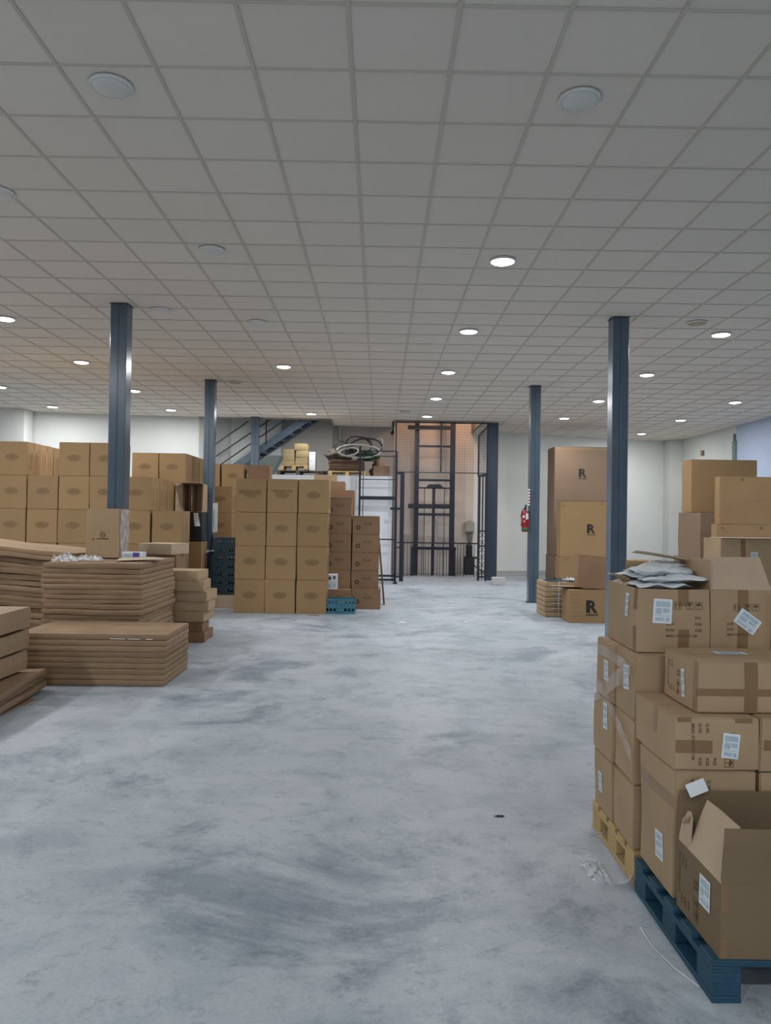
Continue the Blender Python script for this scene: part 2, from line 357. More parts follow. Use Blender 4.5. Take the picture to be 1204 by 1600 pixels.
for px, py, lab, k in OFF:
    p = UZ(px, py, CH); t = thing('ceiling_light', lab, 'ceiling light', (p.x, p.y, CH - .001), group='unlit ceiling lights')
    obj('lamp_ring', ring_me, t); obj('diffuser', dif_beige if k else dif_off, t)
p = UZ(632, 643, CH)
t = thing('ceiling_vent', 'small pale rectangular vent in the ceiling left of the lift lights', 'vent', (p.x, p.y, CH - .002))
obj('vent_frame', box(-.15, .15, -.12, .12, -.006, 0), t, m=M['lamp_ring'])
obj('vent_slats', bars([((-.13, -.09 + i * .045, -.009), (.13, -.09 + i * .045, -.009)) for i in range(5)], .012, .006), t, m=M['grid'])
# warm bulb on the upper floor inside the shaft
t = thing('bulkhead_lamp', 'warm lamp high in the lift shaft', 'lamp', (2.3, 21.6, 5.6))
b_ = bmesh.new(); add_lathe(b_, [(.06, .1), (.08, .04), (.08, -.02), (.03, -.08)], 16); obj('bulb', b_, t, m=mat('warm_bulb', (1, .8, .6), .4, emit=0))
l = bpy.data.lights.new('bulb_glow', 'POINT'); l.energy = WARM_W; l.color = (1.0, .62, .38); l.shadow_soft_size = .12
q = bpy.data.objects.new('bulb_glow', l); C.objects.link(q); q.parent = t; q.location = (0, 0, -.25)

# ---------------------------------------------------------------- steel pillars
def pillar(X, Y, lab, z0=0, s=.2):
    t = thing('steel_pillar', lab, 'pillar', (X, Y, z0), group='blue grey steel pillars')
    h = CH - z0; e = s / 2
    b = bmesh.new(); add_box(b, -e, -.004, -e, e, .012, h - .008); add_box(b, .004, e, -e, e, .012, h - .008)
    obj('channel', b, t, m=M['paint'], bevel=.007)
    obj('weld_seam', box(-.004, .004, -e + .004, e - .004, .012, h - .008), t, m=M['paint'])
    obj('base_plate', box(-e - .035, e + .035, -e - .035, e + .035, 0, .012), t, m=M['paint'], bevel=.002)
    obj('top_plate', box(-e - .012, e + .012, -e - .012, e + .012, h - .008, h - .001), t, m=M['paint'])
    return t
pillar(-3.40, 9.92, 'nearest blue-grey steel pillar on the left, behind the small upright carton', s=.215)
pillar(-3.43, 15.3, 'second left blue-grey steel pillar with a white sheet and teal plastic at its foot')
pillar(-3.42, 20.75, 'farthest left steel pillar standing in front of the staircase', z0=PZ)
pillar(3.10, 15.35, 'blue-grey steel pillar with the fire extinguisher')
pillar(3.16, 10.15, 'nearest blue-grey steel pillar on the right, by the open carton of papers', s=.215)

# ---------------------------------------------------------------- carton kit
FACES = {'front': (Vector((1, 0, 0)), Vector((0, 0, 1)), Vector((0, -1, 0))), 'back': (Vector((-1, 0, 0)), Vector((0, 0, 1)), Vector((0, 1, 0))),
         'left': (Vector((0, -1, 0)), Vector((0, 0, 1)), Vector((-1, 0, 0))), 'right': (Vector((0, 1, 0)), Vector((0, 0, 1)), Vector((1, 0, 0))),
         'top': (Vector((1, 0, 0)), Vector((0, 1, 0)), Vector((0, 0, 1))), 'bottom': (Vector((1, 0, 0)), Vector((0, -1, 0)), Vector((0, 0, -1)))}
class Box:
    def __init__(s, w, d, h, bulge=0.003, warp=0.0, seed=0):
        s.w, s.d, s.h, s.bulge, s.warp, s.seed = w, d, h, bulge, warp, seed
    def p(s, face, u, v, off=0.0):
        uu, vv, n = FACES[face]; half = Vector((s.w / 2, s.d / 2, s.h / 2))
        hu, hv, hn = abs(uu.dot(half)), abs(vv.dot(half)), abs(n.dot(half))
        a, b = u / hu, v / hv
        bl = 0 if face in ('bottom', 'top') else s.bulge * max(0, 1 - a * a) * max(0, 1 - b * b)
        q = uu * u + vv * v + n * (hn + bl + off)
        q = q + Vector((0, 0, s.h / 2))
        if s.warp:
            k = noise.noise_vector(q * 3.1 + Vector((s.seed * 7.3, s.seed * 1.7, 0)))
            q = q + Vector((k.x, k.y, k.z * .35 * min(1, q.z / s.h * 2) if q.z > .002 else 0)) * s.warp
        return q
    def body(s, n=1, bevel=.004):
        bm = bmesh.new()
        for f in FACES:
            uu, vv, _ = FACES[f]; half = Vector((s.w / 2, s.d / 2, s.h / 2)); hu, hv = abs(uu.dot(half)), abs(vv.dot(half))
            g = [[bm.verts.new(s.p(f, hu * (2 * i / n - 1), hv * (2 * j / n - 1))) for j in range(n + 1)] for i in range(n + 1)]
            for i in range(n):
                for j in range(n): bm.faces.new((g[i][j], g[i + 1][j], g[i + 1][j + 1], g[i][j + 1]))
        bmesh.ops.remove_doubles(bm, verts=bm.verts, dist=1e-4)
        bmesh.ops.recalc_face_normals(bm, faces=bm.faces)
        if bevel:
            es = [e for e in bm.edges if len(e.link_faces) == 2 and e.calc_face_angle(0) > .9]
            bmesh.ops.bevel(bm, geom=es, offset=bevel, segments=2, affect='EDGES')
        return bm
    def rect(s, bm, face, u0, u1, v0, v1, off=.0012, rot=0, n=3, mi=0):
        cu, cv = (u0 + u1) / 2, (v0 + v1) / 2; hu, hv = (u1 - u0) / 2, (v1 - v0) / 2; c, sn = math.cos(rot), math.sin(rot)
        g = []
        for i in range(n + 1):
            row = []
            for j in range(n + 1):
                a, b = hu * (2 * i / n - 1), hv * (2 * j / n - 1)
                row.append(bm.verts.new(s.p(face, cu + a * c - b * sn, cv + a * sn + b * c, off)))
            g.append(row)
        for i in range(n):
            for j in range(n):
                f = bm.faces.new((g[i][j], g[i + 1][j], g[i + 1][j + 1], g[i][j + 1])); f.material_index = mi
    def ell(s, bm, face, cu, cv, ru, rv, ri=0, off=.0014, n=28, mi=0):
        o = [bm.verts.new(s.p(face, cu + ru * math.cos(6.2832 * k / n), cv + rv * math.sin(6.2832 * k / n), off)) for k in range(n)]
        if not ri:
            f = bm.faces.new(o); f.material_index = mi; return
        i_ = [bm.verts.new(s.p(face, cu + ru * ri * math.cos(6.2832 * k / n), cv + rv * ri * math.sin(6.2832 * k / n), off)) for k in range(n)]
        for k in range(n):
            f = bm.faces.new((o[k], o[(k + 1) % n], i_[(k + 1) % n], i_[k])); f.material_index = mi
    def text(s, bm, face, txt, cu, cv, size, rot=0, bold=0.0, off=.0016, mi=0, align='LEFT'):
        for vs, fs in [text_mesh(txt, bold, align)]:
            c, sn = math.cos(rot), math.sin(rot)
            nv = [bm.verts.new(s.p(face, cu + (x * c - y * sn) * size, cv + (x * sn + y * c) * size, off)) for x, y in vs]
            for f in fs:
                try: q = bm.faces.new([nv[i] for i in f]); q.material_index = mi
                except ValueError: pass
_tc = {}
def text_mesh(txt, bold=0.0, align='LEFT'):
    k = (txt, bold, align)
    if k in _tc: return _tc[k]
    cu = bpy.data.curves.new('t', 'FONT'); cu.body = txt; cu.offset = bold; cu.resolution_u = 2; cu.align_x = align
    o = bpy.data.objects.new('t', cu); C.objects.link(o)
    dg = bpy.context.evaluated_depsgraph_get(); me = bpy.data.meshes.new_from_object(o.evaluated_get(dg))
    r = ([(v.co.x, v.co.y) for v in me.vertices], [tuple(p.vertices) for p in me.polygons])
    bpy.data.objects.remove(o); bpy.data.curves.remove(cu); bpy.data.meshes.remove(me)
    _tc[k] = r; return r

TINY = .003
def emit_carton(name, label, B, m, loc, rz=0, tapes=(), prints=(), labels=(), group=None, n=4, bevel=.004, cat='box', rx=0, ry=0):
    """Carton thing; loc = centre of its base. tapes/prints/labels: callables drawing on a bmesh."""
    t = thing(name, label, cat, loc, rz, group); t.rotation_euler.x = rx; t.rotation_euler.y = ry
    obj('carton_body', B.body(n, bevel), t, m=m, smooth=False)
    if B.p('top', 0, 0).z > 0:
        b = bmesh.new(); B.rect(b, 'top', -B.w / 2 + .01, B.w / 2 - .01, -.0015, .0015, .0004, n=2); obj('flap_joint', b, t, m=M['ink_brown'])
    if tapes:
        for f in tapes:
            b = bmesh.new(); B.rect(b, *f[:5], off=.0008, n=4); obj('tape', b, t, m=f[5] if len(f) > 5 else M['tape_faint'])
    for pname, mats, fn in prints:
        b = bmesh.new(); fn(b, B); obj(pname, b, t, m=mats)['kind'] = 'stuff'
    for f, cu, cv, w_, h_, rot in labels:
        t2 = obj('paper_label', (lambda b: (B.rect(b, f, cu - w_ / 2, cu + w_ / 2, cv - h_ / 2, cv + h_ / 2, .0022, rot, n=2), b)[1])(bmesh.new()), t, m=M['paper'])
        b = bmesh.new(); c, sn = math.cos(rot), math.sin(rot)
        for (a0, a1, b0, b1) in ((-.38, .38, .18, .40), (-.38, -.05, -.12, .12), (.02, .38, -.05, .12), (-.38, .38, -.2, -.17), (-.38, .1, -.40, -.26), (.18, .38, -.42, -.26)):
            cx_, cy_ = (a0 + a1) / 2 * w_, (b0 + b1) / 2 * h_; hw, hh = (a1 - a0) / 2 * w_, (b1 - b0) / 2 * h_
            B.rect(b, f, cu + cx_ * c - cy_ * sn - hw, cu + cx_ * c - cy_ * sn + hw, cv + cx_ * sn + cy_ * c - hh, cv + cx_ * sn + cy_ * c + hh, .003, rot, n=1)
        obj('label_print', b, t2, m=M['paper_blue'])['kind'] = 'stuff'
    return t
def copy_thing(t, label, loc, rz=0, group=None):
    r = t.copy(); C.objects.link(r); r.location = loc; r.rotation_euler.z = rz; r['label'] = label
    if group: r['group'] = group
    for ch in t.children:
        c = ch.copy(); C.objects.link(c); c.parent = r
        for g in ch.children:
            d = g.copy(); C.objects.link(d); d.parent = c
    return r

# ---- removal cartons with a faint oval print
W, D, H = .512, .515, .572
def oval(face, dz=.02):
    def fn(b, B):
        B.ell(b, face, 0, dz, .118, .062, off=.0012); 
        B.ell(b, face, 0, dz, .112, .056, ri=.93, off=.0018, mi=1)
        B.ell(b, face, 0, dz + .01, .045, .03, ri=.8, off=.0018, mi=1)
        for k, (a, l) in enumerate(((-.022, .07), (0, .09), (.022, .06))):
            B.rect(b, face, -l, l, dz + a - .005, dz + a + .005, .0018, n=2, mi=1)
    return ('oval_print', [M['print_oval'], M['print_oval_dark']], fn)
def side_text(b, B):
    for fc in ('right', 'left'):
        for u in (-.16, -.08, .08, .16): B.rect(b, fc, u - .012, u + .012, -.2, .1, .0016, n=1)
        B.rect(b, fc, -.2, .2, .17, .175, .0016, n=1)
protos = []
for i in range(5):
    Bx = Box(W, D, H - .002, .003, .006, i)
    protos.append(emit_carton('carton', 'x', Bx, M['board'], (0, 0, -50), tapes=[('right', -.03, .03, H / 2 - .10, H / 2), ('left', -.03, .03, H / 2 - .10, H / 2), ('top', -W / 2, W / 2, -.03, .03)],
              prints=[oval('front'), ('side_print', M['tape_faint'], side_text)], n=4))
used = set(); rnd = random.Random(4)
ORD = ['bottom', 'second', 'third', 'fourth', 'fifth']
def put(x0, yf, lvl, label, group, jx=.008):
    k = rnd.randrange(5); loc = (x0 + W / 2 + rnd.uniform(-jx, jx), yf + D / 2 + rnd.uniform(-.006, .006), (lvl - 1) * H + .001); rz = rnd.uniform(-.012, .012)
    if k not in used:
        used.add(k); t = protos[k]; t.location = loc; t.rotation_euler.z = rz; t['label'] = label; t['group'] = group; return t
    return copy_thing(protos[k], label, loc, rz, group)
GA = 'large cartons with an oval print in the left carton wall'
cols = [(-7.055, 5, 'leftmost column, cut by the left edge'), (-6.53, 5, 'first full column from the left edge'), (-6.0, 4, 'lower second column from the left'),
        (-5.465, 5, 'third column from the left'), (-4.94, 5, 'column just left of the nearest left pillar'), (-4.415, 4, 'column just right of the nearest left pillar'), (-3.875, 3, 'low column nearest the second left pillar')]
for x, top, nm in cols:
    for l in range(1, top + 1): put(x, 13.0, l, 'oval-print carton, %s up, front row, %s' % (ORD[l - 1], nm), GA)
for x, top, nm in [(-7.055, 5, 'leftmost'), (-6.53, 5, 'first full'), (-6.0, 4, 'second'), (-5.465, 4, 'third'), (-4.94, 4, 'fourth'), (-4.415, 4, 'fifth')]:
    for l in range(max(1, top - 1), top + 1) if x < -4.9 else range(1, top + 1):
        put(x, 13.53, l, 'tan carton behind the %s front column at the left, %s up' % (nm, ORD[l - 1]), GA)
    if x < -4.9:
        for l in range(1, max(1, top - 1)): put(x, 13.53, l, 'hidden tan carton in the second row behind the %s front column, %s level' % (nm, ORD[l - 1]), GA)
for l in range(1, 5): put(-4.415, 14.06, l, 'tan carton third deep beside the open carton, %s level' % ORD[l - 1], GA)
for l in range(1, 6): put(-6.53, 14.1, l, 'tan carton third deep behind the first full column, %s level' % ORD[l - 1], GA)
for x, nm in ((-4.84, 'left'), (-4.32, 'right')):
    for l in range(1, 6): put(x, 14.9, l, 'tan carton of the %s back stack right of the nearest pillar, %s level' % (nm, ORD[l - 1]), GA)
for yy, nm in ((15.43, 'first'), (16.05, 'second')):
    for l in range(1, 6): put(-4.32, yy, l, 'tan carton in the %s stack behind the back pair, %s level' % (nm, ORD[l - 1]), GA)
GB = 'cartons between the second pillar and the tall middle stack'
for x, nm in ((-4.24, 'left'), (-3.69, 'right')):
    for l in range(1, 6): put(x, 17.7, l, 'tan carton right of the second pillar, five-high %s stack, %s level' % (nm, ORD[l - 1]), GB)
for l in range(1, 5): put(-3.69, 16.4, l, 'tan carton of the four-high stack just right of the second pillar, %s level' % ORD[l - 1], GB)
GC = 'cartons of the tall twelve-carton stack in the middle'
for c_, (x, nm) in enumerate(((-2.455, 'left'), (-1.935, 'middle'), (-1.41, 'right'))):
    for l in range(1, 5): put(x + .006 * (l - 1) * (1 if c_ else .5), 13.0, l, 'oval-print carton, %s column of the tall middle stack, %s' % (nm, ['lowest', 'second up', 'third up', 'topmost'][l - 1]), GC)
for c_ in (0, 1):
    q_ = [o for o in bpy.data.objects if o.get('label') == 'oval-print carton, %s column of the tall middle stack, topmost' % ['left', 'middle'][c_]][0]
    b = bmesh.new(); B0 = Box(W, D, H - .002, .003, .006, 0)
    for k in range(9): B0.rect(b, 'front', -.20 + .042 * k, -.165 + .042 * k, (.085 if c_ else .04) - (k % 3) * .012, (.095 if c_ else .09) + (k % 2) * .01, .006, n=1)
    obj('smudged_print', b, q_, m=M['print_oval_dark'])['kind'] = 'stuff'
for c_, (x, nm) in enumerate(((-2.50, 'left'), (-1.935, 'middle'))):
    for l in range(1, 5 if c_ else 2): put(x, 13.55, l, 'tan carton behind the %s column of the tall middle stack, %s level' % (nm, ORD[l - 1]), GC)
for i in range(5):
    if i not in used: bpy.data.objects.remove(protos[i])

def carton(label, x0, yf, z0, w, d, h, m='board_grey', rz=0, tapes=(), prints=(), labels=(), group=None, seed=1, bulge=.004, warp=.008, name='carton', **kw):
    B = Box(w, d, h - .002, bulge, warp, seed)
    return emit_carton(name, label, B, M[m], (x0 + w / 2, yf + d / 2, z0 + .001), rz, tapes, prints, labels, group, **kw)

for l in range(2): carton('tan carton under the black box by the second left pillar, %s level' % ORD[l], -3.79, 14.62, l * H, .38, .5, H, 'board', seed=15 + l)
# dark-topped open carton left of the staircase
carton('darker brown open carton at the top, left of the yellow boxes', -3.09, 17.75, 4 * H, .5, .5, .56, 'board_dark', seed=9)
for l in range(4): carton('brown carton under the darker open carton, %s level' % ORD[l], -3.09, 17.75, l * H, .5, .5, H, 'board', seed=20 + l, group=GB)

def open_side_carton(label, x0, yf, z0, w, d, h):
    t = thing('open_carton', label, 'box', (x0, yf, z0))
    b = bmesh.new(); e = .006
    add_box(b, 0, e, 0, d, 0, h); add_box(b, w - e, w, 0, d, 0, h); add_box(b, e, w - e, 0, d, 0, e); add_box(b, e, w - e, 0, d, h - e, h); add_box(b, e, w - e, d - e, d, e, h - e)
    obj('carton_body', b, t, m=M['board_grey'])
    f = obj('flap', box(0, w, -.22, 0, -.003, .003), t, (0, 0, h), m=M['board_pale']); f.rotation_euler.x = R(-4)
    f = obj('flap', box(-.003, .003, -.2, 0, 0, h), t, (0, 0, 0), m=M['board_pale']); f.rotation_euler.z = R(-25)
    f = obj('flap', box(-.003, .003, -.2, 0, .0, h), t, (w, 0, 0), m=M['board_pale']); f.rotation_euler.z = R(20)
    obj('divider', box(w * .45, w * .47, .01, d - .02, e, h - e), t, m=M['board_pale'])
open_side_carton('carton lying open with its flaps toward the camera, left of the second left pillar', -3.79, 14.64, 3 * H, .38, .44, .54)
t = thing('black_box', 'plain black box under the sideways open carton beside the second left pillar', 'crate', (-3.785, 14.64, 2 * H))  # plain black box with a rim at the third level
obj('crate_body', box(0, .375, 0, .45, 0, H - .004), t, m=M['black'], bevel=.01)
obj('rim', box(-.008, .383, -.008, .458, H - .06, H - .03), t, m=M['black'])
obj('paper_flap', (lambda b: (b.faces.new([b.verts.new(v) for v in ((.22, -.02, .55), (.31, -.04, .55), (.36, -.06, .30), (.25, -.06, .30))]), b)[1])(bmesh.new()), t, m=M['paper'])

# ---- brown cartons with round logos (behind the tall stack)
def roundlogo(b, B):
    B.ell(b, 'front', -B.w / 2 + .10, -.045, .040, .040, ri=.55, off=.0016)
    B.ell(b, 'front', .03, .03, .055, .045, ri=.9, off=.0016, mi=1); B.rect(b, 'front', -.05, .11, .02, .032, .0018, n=2, mi=1)
rl = [('round_logo', [M['ink'], M['ink_brown']], roundlogo)]
GD = 'small brown cartons with a round black mark'
pr = carton('brown carton with round black mark, lowest and widest, right column by the plank', -.49, 13.78, 0, .525, .62, .36, 'board_dark', prints=rl, group=GD, seed=3)
carton('brown carton on the floor behind the blue crates', -.995, 13.6, 0, .50, .8, .36, 'board_dark', prints=rl, group=GD, seed=4)
for k in range(4): carton('brown round-marked carton, column by the leaning plank, %s above the lowest' % ['first', 'second', 'third', 'topmost'][k], -.50 + .004 * k, 13.86, .36 + .33 * k, .49, .5, .33, 'board_dark', prints=rl, group=GD, seed=5 + k)
for k in range(5): carton('brown round-marked carton, column touching the tall stack, %s above the lowest' % ['first', 'second', 'third', 'fourth', 'topmost'][k], -1.0, 13.86, .36 + .33 * k, .485, .5, .33, 'board_dark', prints=rl, group=GD, seed=12 + k)
for (x, y, z, w_, lab) in ((-.50, 13.84, 1.682, .48, 'pale raised flap on the right column of small brown cartons'), (-1.0, 13.84, 2.012, .48, 'pale raised flap on the left column of small brown cartons')):
    t = tag(obj('loose_flap', (lambda b: (add_box(b, 0, w_, 0, .12, 0, .006), b)[1])(bmesh.new()), loc=(x, y, z), m=M['edge']), lab, 'cardboard');  # pale flap colour stands in for light falling from above
def column_of(n, x, y, w, d, h, m, lab, g):
    for k in range(n): carton(lab % ORD[k] if n <= 5 else lab % (['bottom', 'second', 'third', 'fourth', 'fifth', 'top'][k]), x, y, h * k, w, d, h, m, group=g, seed=30 + k)
GE = 'cartons stepping up behind the small brown cartons'
column_of(6, -.99, 14.45, .50, .4, .362, 'board_dark', 'brown carton of the stack right behind the small marked ones, %s one', GE)
column_of(4, -1.22, 15.2, .51, .5, .593, 'board_dark', 'brown carton of the second stack behind the small marked ones, %s one', GE)
column_of(4, -1.40, 16.1, .47, .5, .638, 'board_grey', 'brown carton of the rearmost stepped stack below the white wall top, %s one', GE)
p = U(482, 748, 16.0); q = U(489, 741, 16.2)
tag(obj('wooden_stick', bars([((-1.62, 16.12, 2.66), (-1.20, 16.2, 2.565))], .04, .02), m=M['wood_dark']), 'short dark stick on top behind the tall middle stack', 'stick')
# small white product boxes
for k in range(2):
    def wp(b, B):
        B.rect(b, 'front', -.06, -.02, -.03, .03, .0015, n=1); B.rect(b, 'front', .02, .06, -.02, .04, .0015, n=1)
    carton('small white product box, %s of two beside the tall middle stack' % ('lower' if k == 0 else 'upper'), -.93, 13.62, .36 + .135 * k, .19, .2, .135, 'paper', prints=[('box_print', M['ink_brown'] if k else M['paper_blue'], wp)], bulge=0, warp=0, name='product_box')
# blue crates
def crate(label, loc, w, d, h, m, rz=0, group=None):
    t = thing('plastic_crate', label, 'crate', loc, rz, group); b = bmesh.new(); e = .008
    add_box(b, -w / 2, w / 2, -d / 2, d / 2, 0, e)
    for sx in (-1, 1): add_box(b, sx * w / 2 - e / 2, sx * w / 2 + e / 2, -d / 2, d / 2, 0, h * .35); add_box(b, sx * w / 2 - e / 2, sx * w / 2 + e / 2, -d / 2, d / 2, h * .75, h)
    for sy in (-1, 1): add_box(b, -w / 2, w / 2, sy * d / 2 - e / 2, sy * d / 2 + e / 2, 0, h * .35); add_box(b, -w / 2, w / 2, sy * d / 2 - e / 2, sy * d / 2 + e / 2, h * .75, h)
    n = 9
    for i in range(n):
        x = -w / 2 + w * i / (n - 1)
        for sy in (-1, 1): add_box(b, x - .01, x + .01, sy * d / 2 - .006, sy * d / 2 + .006, 0, h)
    obj('crate_body', b, t, m=m)
    obj('rim', (lambda b: (add_box(b, -w / 2 - .012, w / 2 + .012, -d / 2 - .012, -d / 2 + .008, h - .022, h), add_box(b, -w / 2 - .012, w / 2 + .012, d / 2 - .008, d / 2 + .012, h - .022, h), add_box(b, -w / 2 - .012, -w / 2 + .008, -d / 2, d / 2, h - .022, h), add_box(b, w / 2 - .008, w / 2 + .012, -d / 2, d / 2, h - .022, h), b)[-1])(bmesh.new()), t, m=m)
    obj('handle_plate', box(-.06, .06, -d / 2 - .016, -d / 2 - .006, h * .35, h * .75), t, m=m)
    return t
crate('lower blue plastic crate on the floor beside the tall middle stack', (-.655, 13.22, 0), .50, .36, .125, M['crate'])
crate('upper blue plastic crate, set on another at the foot of the tall middle stack', (-.64, 13.22, .125), .47, .34, .125, M['crate'], R(2))
carton('low pale carton under the dark teal crates', -2.98, 13.62, 0, .46, .48, .235, 'board_pale', seed=50)
for k in range(7): crate('dark teal plastic crate, %s, left of the tall middle stack' % ['lowest', 'second', 'third', 'fourth', 'fifth', 'sixth', 'topmost'][k], (-2.75, 13.86, .235 + .145 * k), .40, .42, .145, M['teal'], R(rnd.uniform(-1, 1)), 'dark teal crates')
# leaning plank
t = tag(obj('wooden_plank', bars([(U(600, 921, 14.55).xy.to_3d() + Vector((0, 0, .01)), (U(591.5, 840, 14.55).x, 14.75, 1.28))], .035, .10), m=M['sack']), 'brown plank leaning against the right side of the small carton stack', 'plank')
# second pillar extras
def lumpy(name, rx, ry, h, seed, m, amp=.12, n=18, k=14, sm=True):
    b = bmesh.new(); rings = []
    for j in range(k + 1):
        z = h * j / k; s = math.sin(math.pi * min(1, .12 + .88 * j / k) ** .8) ** .5 if j < k else .15
        s = max(s, .25)
        rings.append([])
        for i in range(n):
            a = 2 * math.pi * i / n; q = Vector((math.cos(a) * rx * s, math.sin(a) * ry * s, z)); f = 1 + amp * noise.noise(q * 9 + Vector((seed, 0, 0))) * 3
            rings[-1].append(b.verts.new((q.x * f, q.y * f, z)))
    for A, Bq in zip(rings, rings[1:]):
        for i in range(n): b.faces.new((A[i], A[(i + 1) % n], Bq[(i + 1) % n], Bq[i]))
    b.faces.new(rings[0][::-1]); b.faces.new(rings[-1]); return mesh(name, b, m, smooth=sm)
t = thing('plastic_bundle', 'bundle of dark teal plastic wrap standing against the second left pillar', 'bundle', (-3.25, 14.98, 0))
obj('wrap', lumpy('wrap', .135, .12, 1.28, 3, M['teal'], .16), t); 
obj('tie', (lambda b: (add_tube(b, [(math.cos(a) * .13, math.sin(a) * .12, .95 + .02 * math.sin(3 * a)) for a in [i * .524 for i in range(12)]], .012, 6, True), b)[1])(bmesh.new()), t, m=M['shiny'])
p = U(333, 808, 15.14)
t = thing('paper_sheet', 'narrow white sheet fixed to the right side of the second left pillar', 'paper', (-3.328, 15.2, p.z - .3))
obj('sheet', box(0, .10, -.004, .0, 0, .58), t, m=M['paper']); obj('sheet_print', box(.02, .03, -.006, -.004, .1, .45), t, m=M['ink_brown'])
B_ = None

# ---------------------------------------------------------------- flattened cardboard stacks
def flat_mesh(w, d, h, sheets, seed, jit=.012, wave=.006, lean=(0, 0)):
    b = bmesh.new(); r = random.Random(seed); th = h / sheets
    for s_ in range(sheets):
        dx0, dx1, dy0, dy1 = [r.uniform(-jit, jit) for _ in range(4)]; nx, ny = 8, 4
        z0, z1 = th * s_ + th * .04, th * (s_ + 1) - th * .04; g = {}
        for k, z in ((0, z0), (1, (z0 + z1) / 2), (2, z1)):
            ins = 0 if k == 1 else -.004
            for i in range(nx + 1):
                for j in range(ny + 1):
                    if k == 1 and 0 < i < nx and 0 < j < ny: continue
                    x = -w / 2 + dx0 + (w + dx1 - dx0) * i / nx; y = -d / 2 + dy0 + (d + dy1 - dy0) * j / ny
                    if i == 0: x -= ins
                    if i == nx: x += ins
                    if j == 0: y -= ins
                    if j == ny: y += ins
                    q = Vector((x * 2.3 + seed, y * 2.3, s_ * .35)); e = noise.noise(q)
                    x += (noise.noise(q * 2.2 + Vector((9, 0, 0))) * .010 if i in (0, nx) else 0); y += (noise.noise(q * 2.2 + Vector((0, 9, 0))) * .012 if j in (0, ny) else 0)
                    g[k, i, j] = b.verts.new((x, y, z + e * wave - (x / w - .5) * (lean[0] + (lean[1] - lean[0]) * z / h)))
        for k in (0, 2):
            for i in range(nx):
                for j in range(ny): b.faces.new((g[k, i, j], g[k, i + 1, j], g[k, i + 1, j + 1], g[k, i, j + 1]))
        for k in (0, 1):
            for i in range(nx):
                for j in (0, ny): b.faces.new((g[k, i, j], g[k, i + 1, j], g[k + 1, i + 1, j], g[k + 1, i, j]))
            for j in range(ny):
                for i in (0, nx): b.faces.new((g[k, i, j], g[k, i, j + 1], g[k + 1, i, j + 1], g[k + 1, i, j]))
    return b
NTH = ['bottom', 'second', 'third', 'fourth', 'fifth', 'sixth', 'seventh', 'eighth', 'ninth', 'tenth', 'eleventh', 'twelfth']
def flat_stack(x0, x1, y0, y1, hs, where, group, seed, rz=0, sheets=2, jit=.012, shift=.015, mat_='board_flat', tilt=None, wave=.006):
    z = 0; r = random.Random(seed); out = []
    for k, h in enumerate(hs):
        n = len(hs); nm = 'top' if k == n - 1 else NTH[k] + ('' if k == 0 else ' from the bottom')
        o = obj('flattened_carton', flat_mesh(x1 - x0, y1 - y0, h, sheets, seed + k, jit, wave, (0, 0) if not tilt else (tilt * k / n, tilt * (k + 1) / n)), m=M[mat_],
                loc=((x0 + x1) / 2 + r.uniform(-shift, shift), (y0 + y1) / 2 + r.uniform(-shift, shift), z + .004), rz=rz + r.uniform(-.006, .006))
        tag(o, 'flattened carton bundle, %s, %s' % (nm, where), 'cardboard', group); out.append(o); z += h
    return out, z
G1 = 'flattened cartons in the front left stack'
st, z1 = flat_stack(-3.45, -2.02, 7.28, 8.15, [.054] * 9, 'in the wide low stack at the front left', G1, 100, jit=.006, shift=.006, sheets=1, wave=.003)
t = thing('plastic_strap', 'bits of shiny clear strap along the top front edge of the wide low stack', 'strap', (0, 0, 0))
b = bmesh.new()
for (a, c_) in ((172, 195), (200, 218), (228, 238)):
    p, q = U(a, 1000, 7.262), U(c_, 1000.6, 7.262); add_bar(b, (p.x, 7.262, .452), (q.x, 7.262, .45), .003, .008)
obj('strap_piece', b, t, m=M['shiny'])
G2 = 'flattened cartons in the tall left stack'
st, z2 = flat_stack(-3.66, -2.58, 8.32, 9.66, [.105, .11, .10, .115, .105, .12, .10, .115, .105, .12], 'in the tall stack carrying the small upright carton', G2, 200, jit=.012, shift=.02, sheets=2, wave=.008)
G3 = 'flattened cartons in the sagging stack at the left'
flat_stack(-5.0, -3.72, 9.0, 10.1, [.10, .115, .10, .12, .13, .12, .12, .13, .12, .11], 'in the sagging stack at the left edge', G3, 300, jit=.03, shift=.03, sheets=2, wave=.02, tilt=.13)
# leftmost pale pile just inside the frame
flat_stack(-5.75, -4.78, 8.6, 9.0 - .08, [.22] * 8, 'in the narrow pile at the far left edge', 'flattened cartons at the left edge', 400, sheets=3)
# near-left slabs
G4 = 'thick flattened cartons at the lower left'
for k, (z, h) in enumerate(((.225, .185), (.415, .18), (.60, .20))):
    o = tag(obj('flattened_carton', flat_mesh(1.6, 1.40, h - .008, 1, 500 + k, .0, .008), m=M['board_olive'], loc=(-3.97 + .02 * k, 6.22, z), rz=R(-1 + k)),
        'thick brown cardboard slab, %s of three at the lower left edge' % ['lowest', 'middle', 'topmost'][k], 'cardboard', G4)
o = tag(obj('bent_cardboard', flat_mesh(1.75, 1.6, .17, 3, 510, .04, .03), m=M['board_flat'], loc=(-3.87, 6.20, .03), rz=R(4)), 'sagging brown cardboard sheet sticking out under the lower left slabs', 'cardboard')
o = tag(obj('cardboard_sheet', flat_mesh(1.7, 1.25, .008, 1, 511, .0, .0), m=M['board_dark'], loc=(-3.86, 6.12, .003), rz=R(-3)), 'thin dark cardboard sheet lying on the floor at the lower left', 'cardboard')
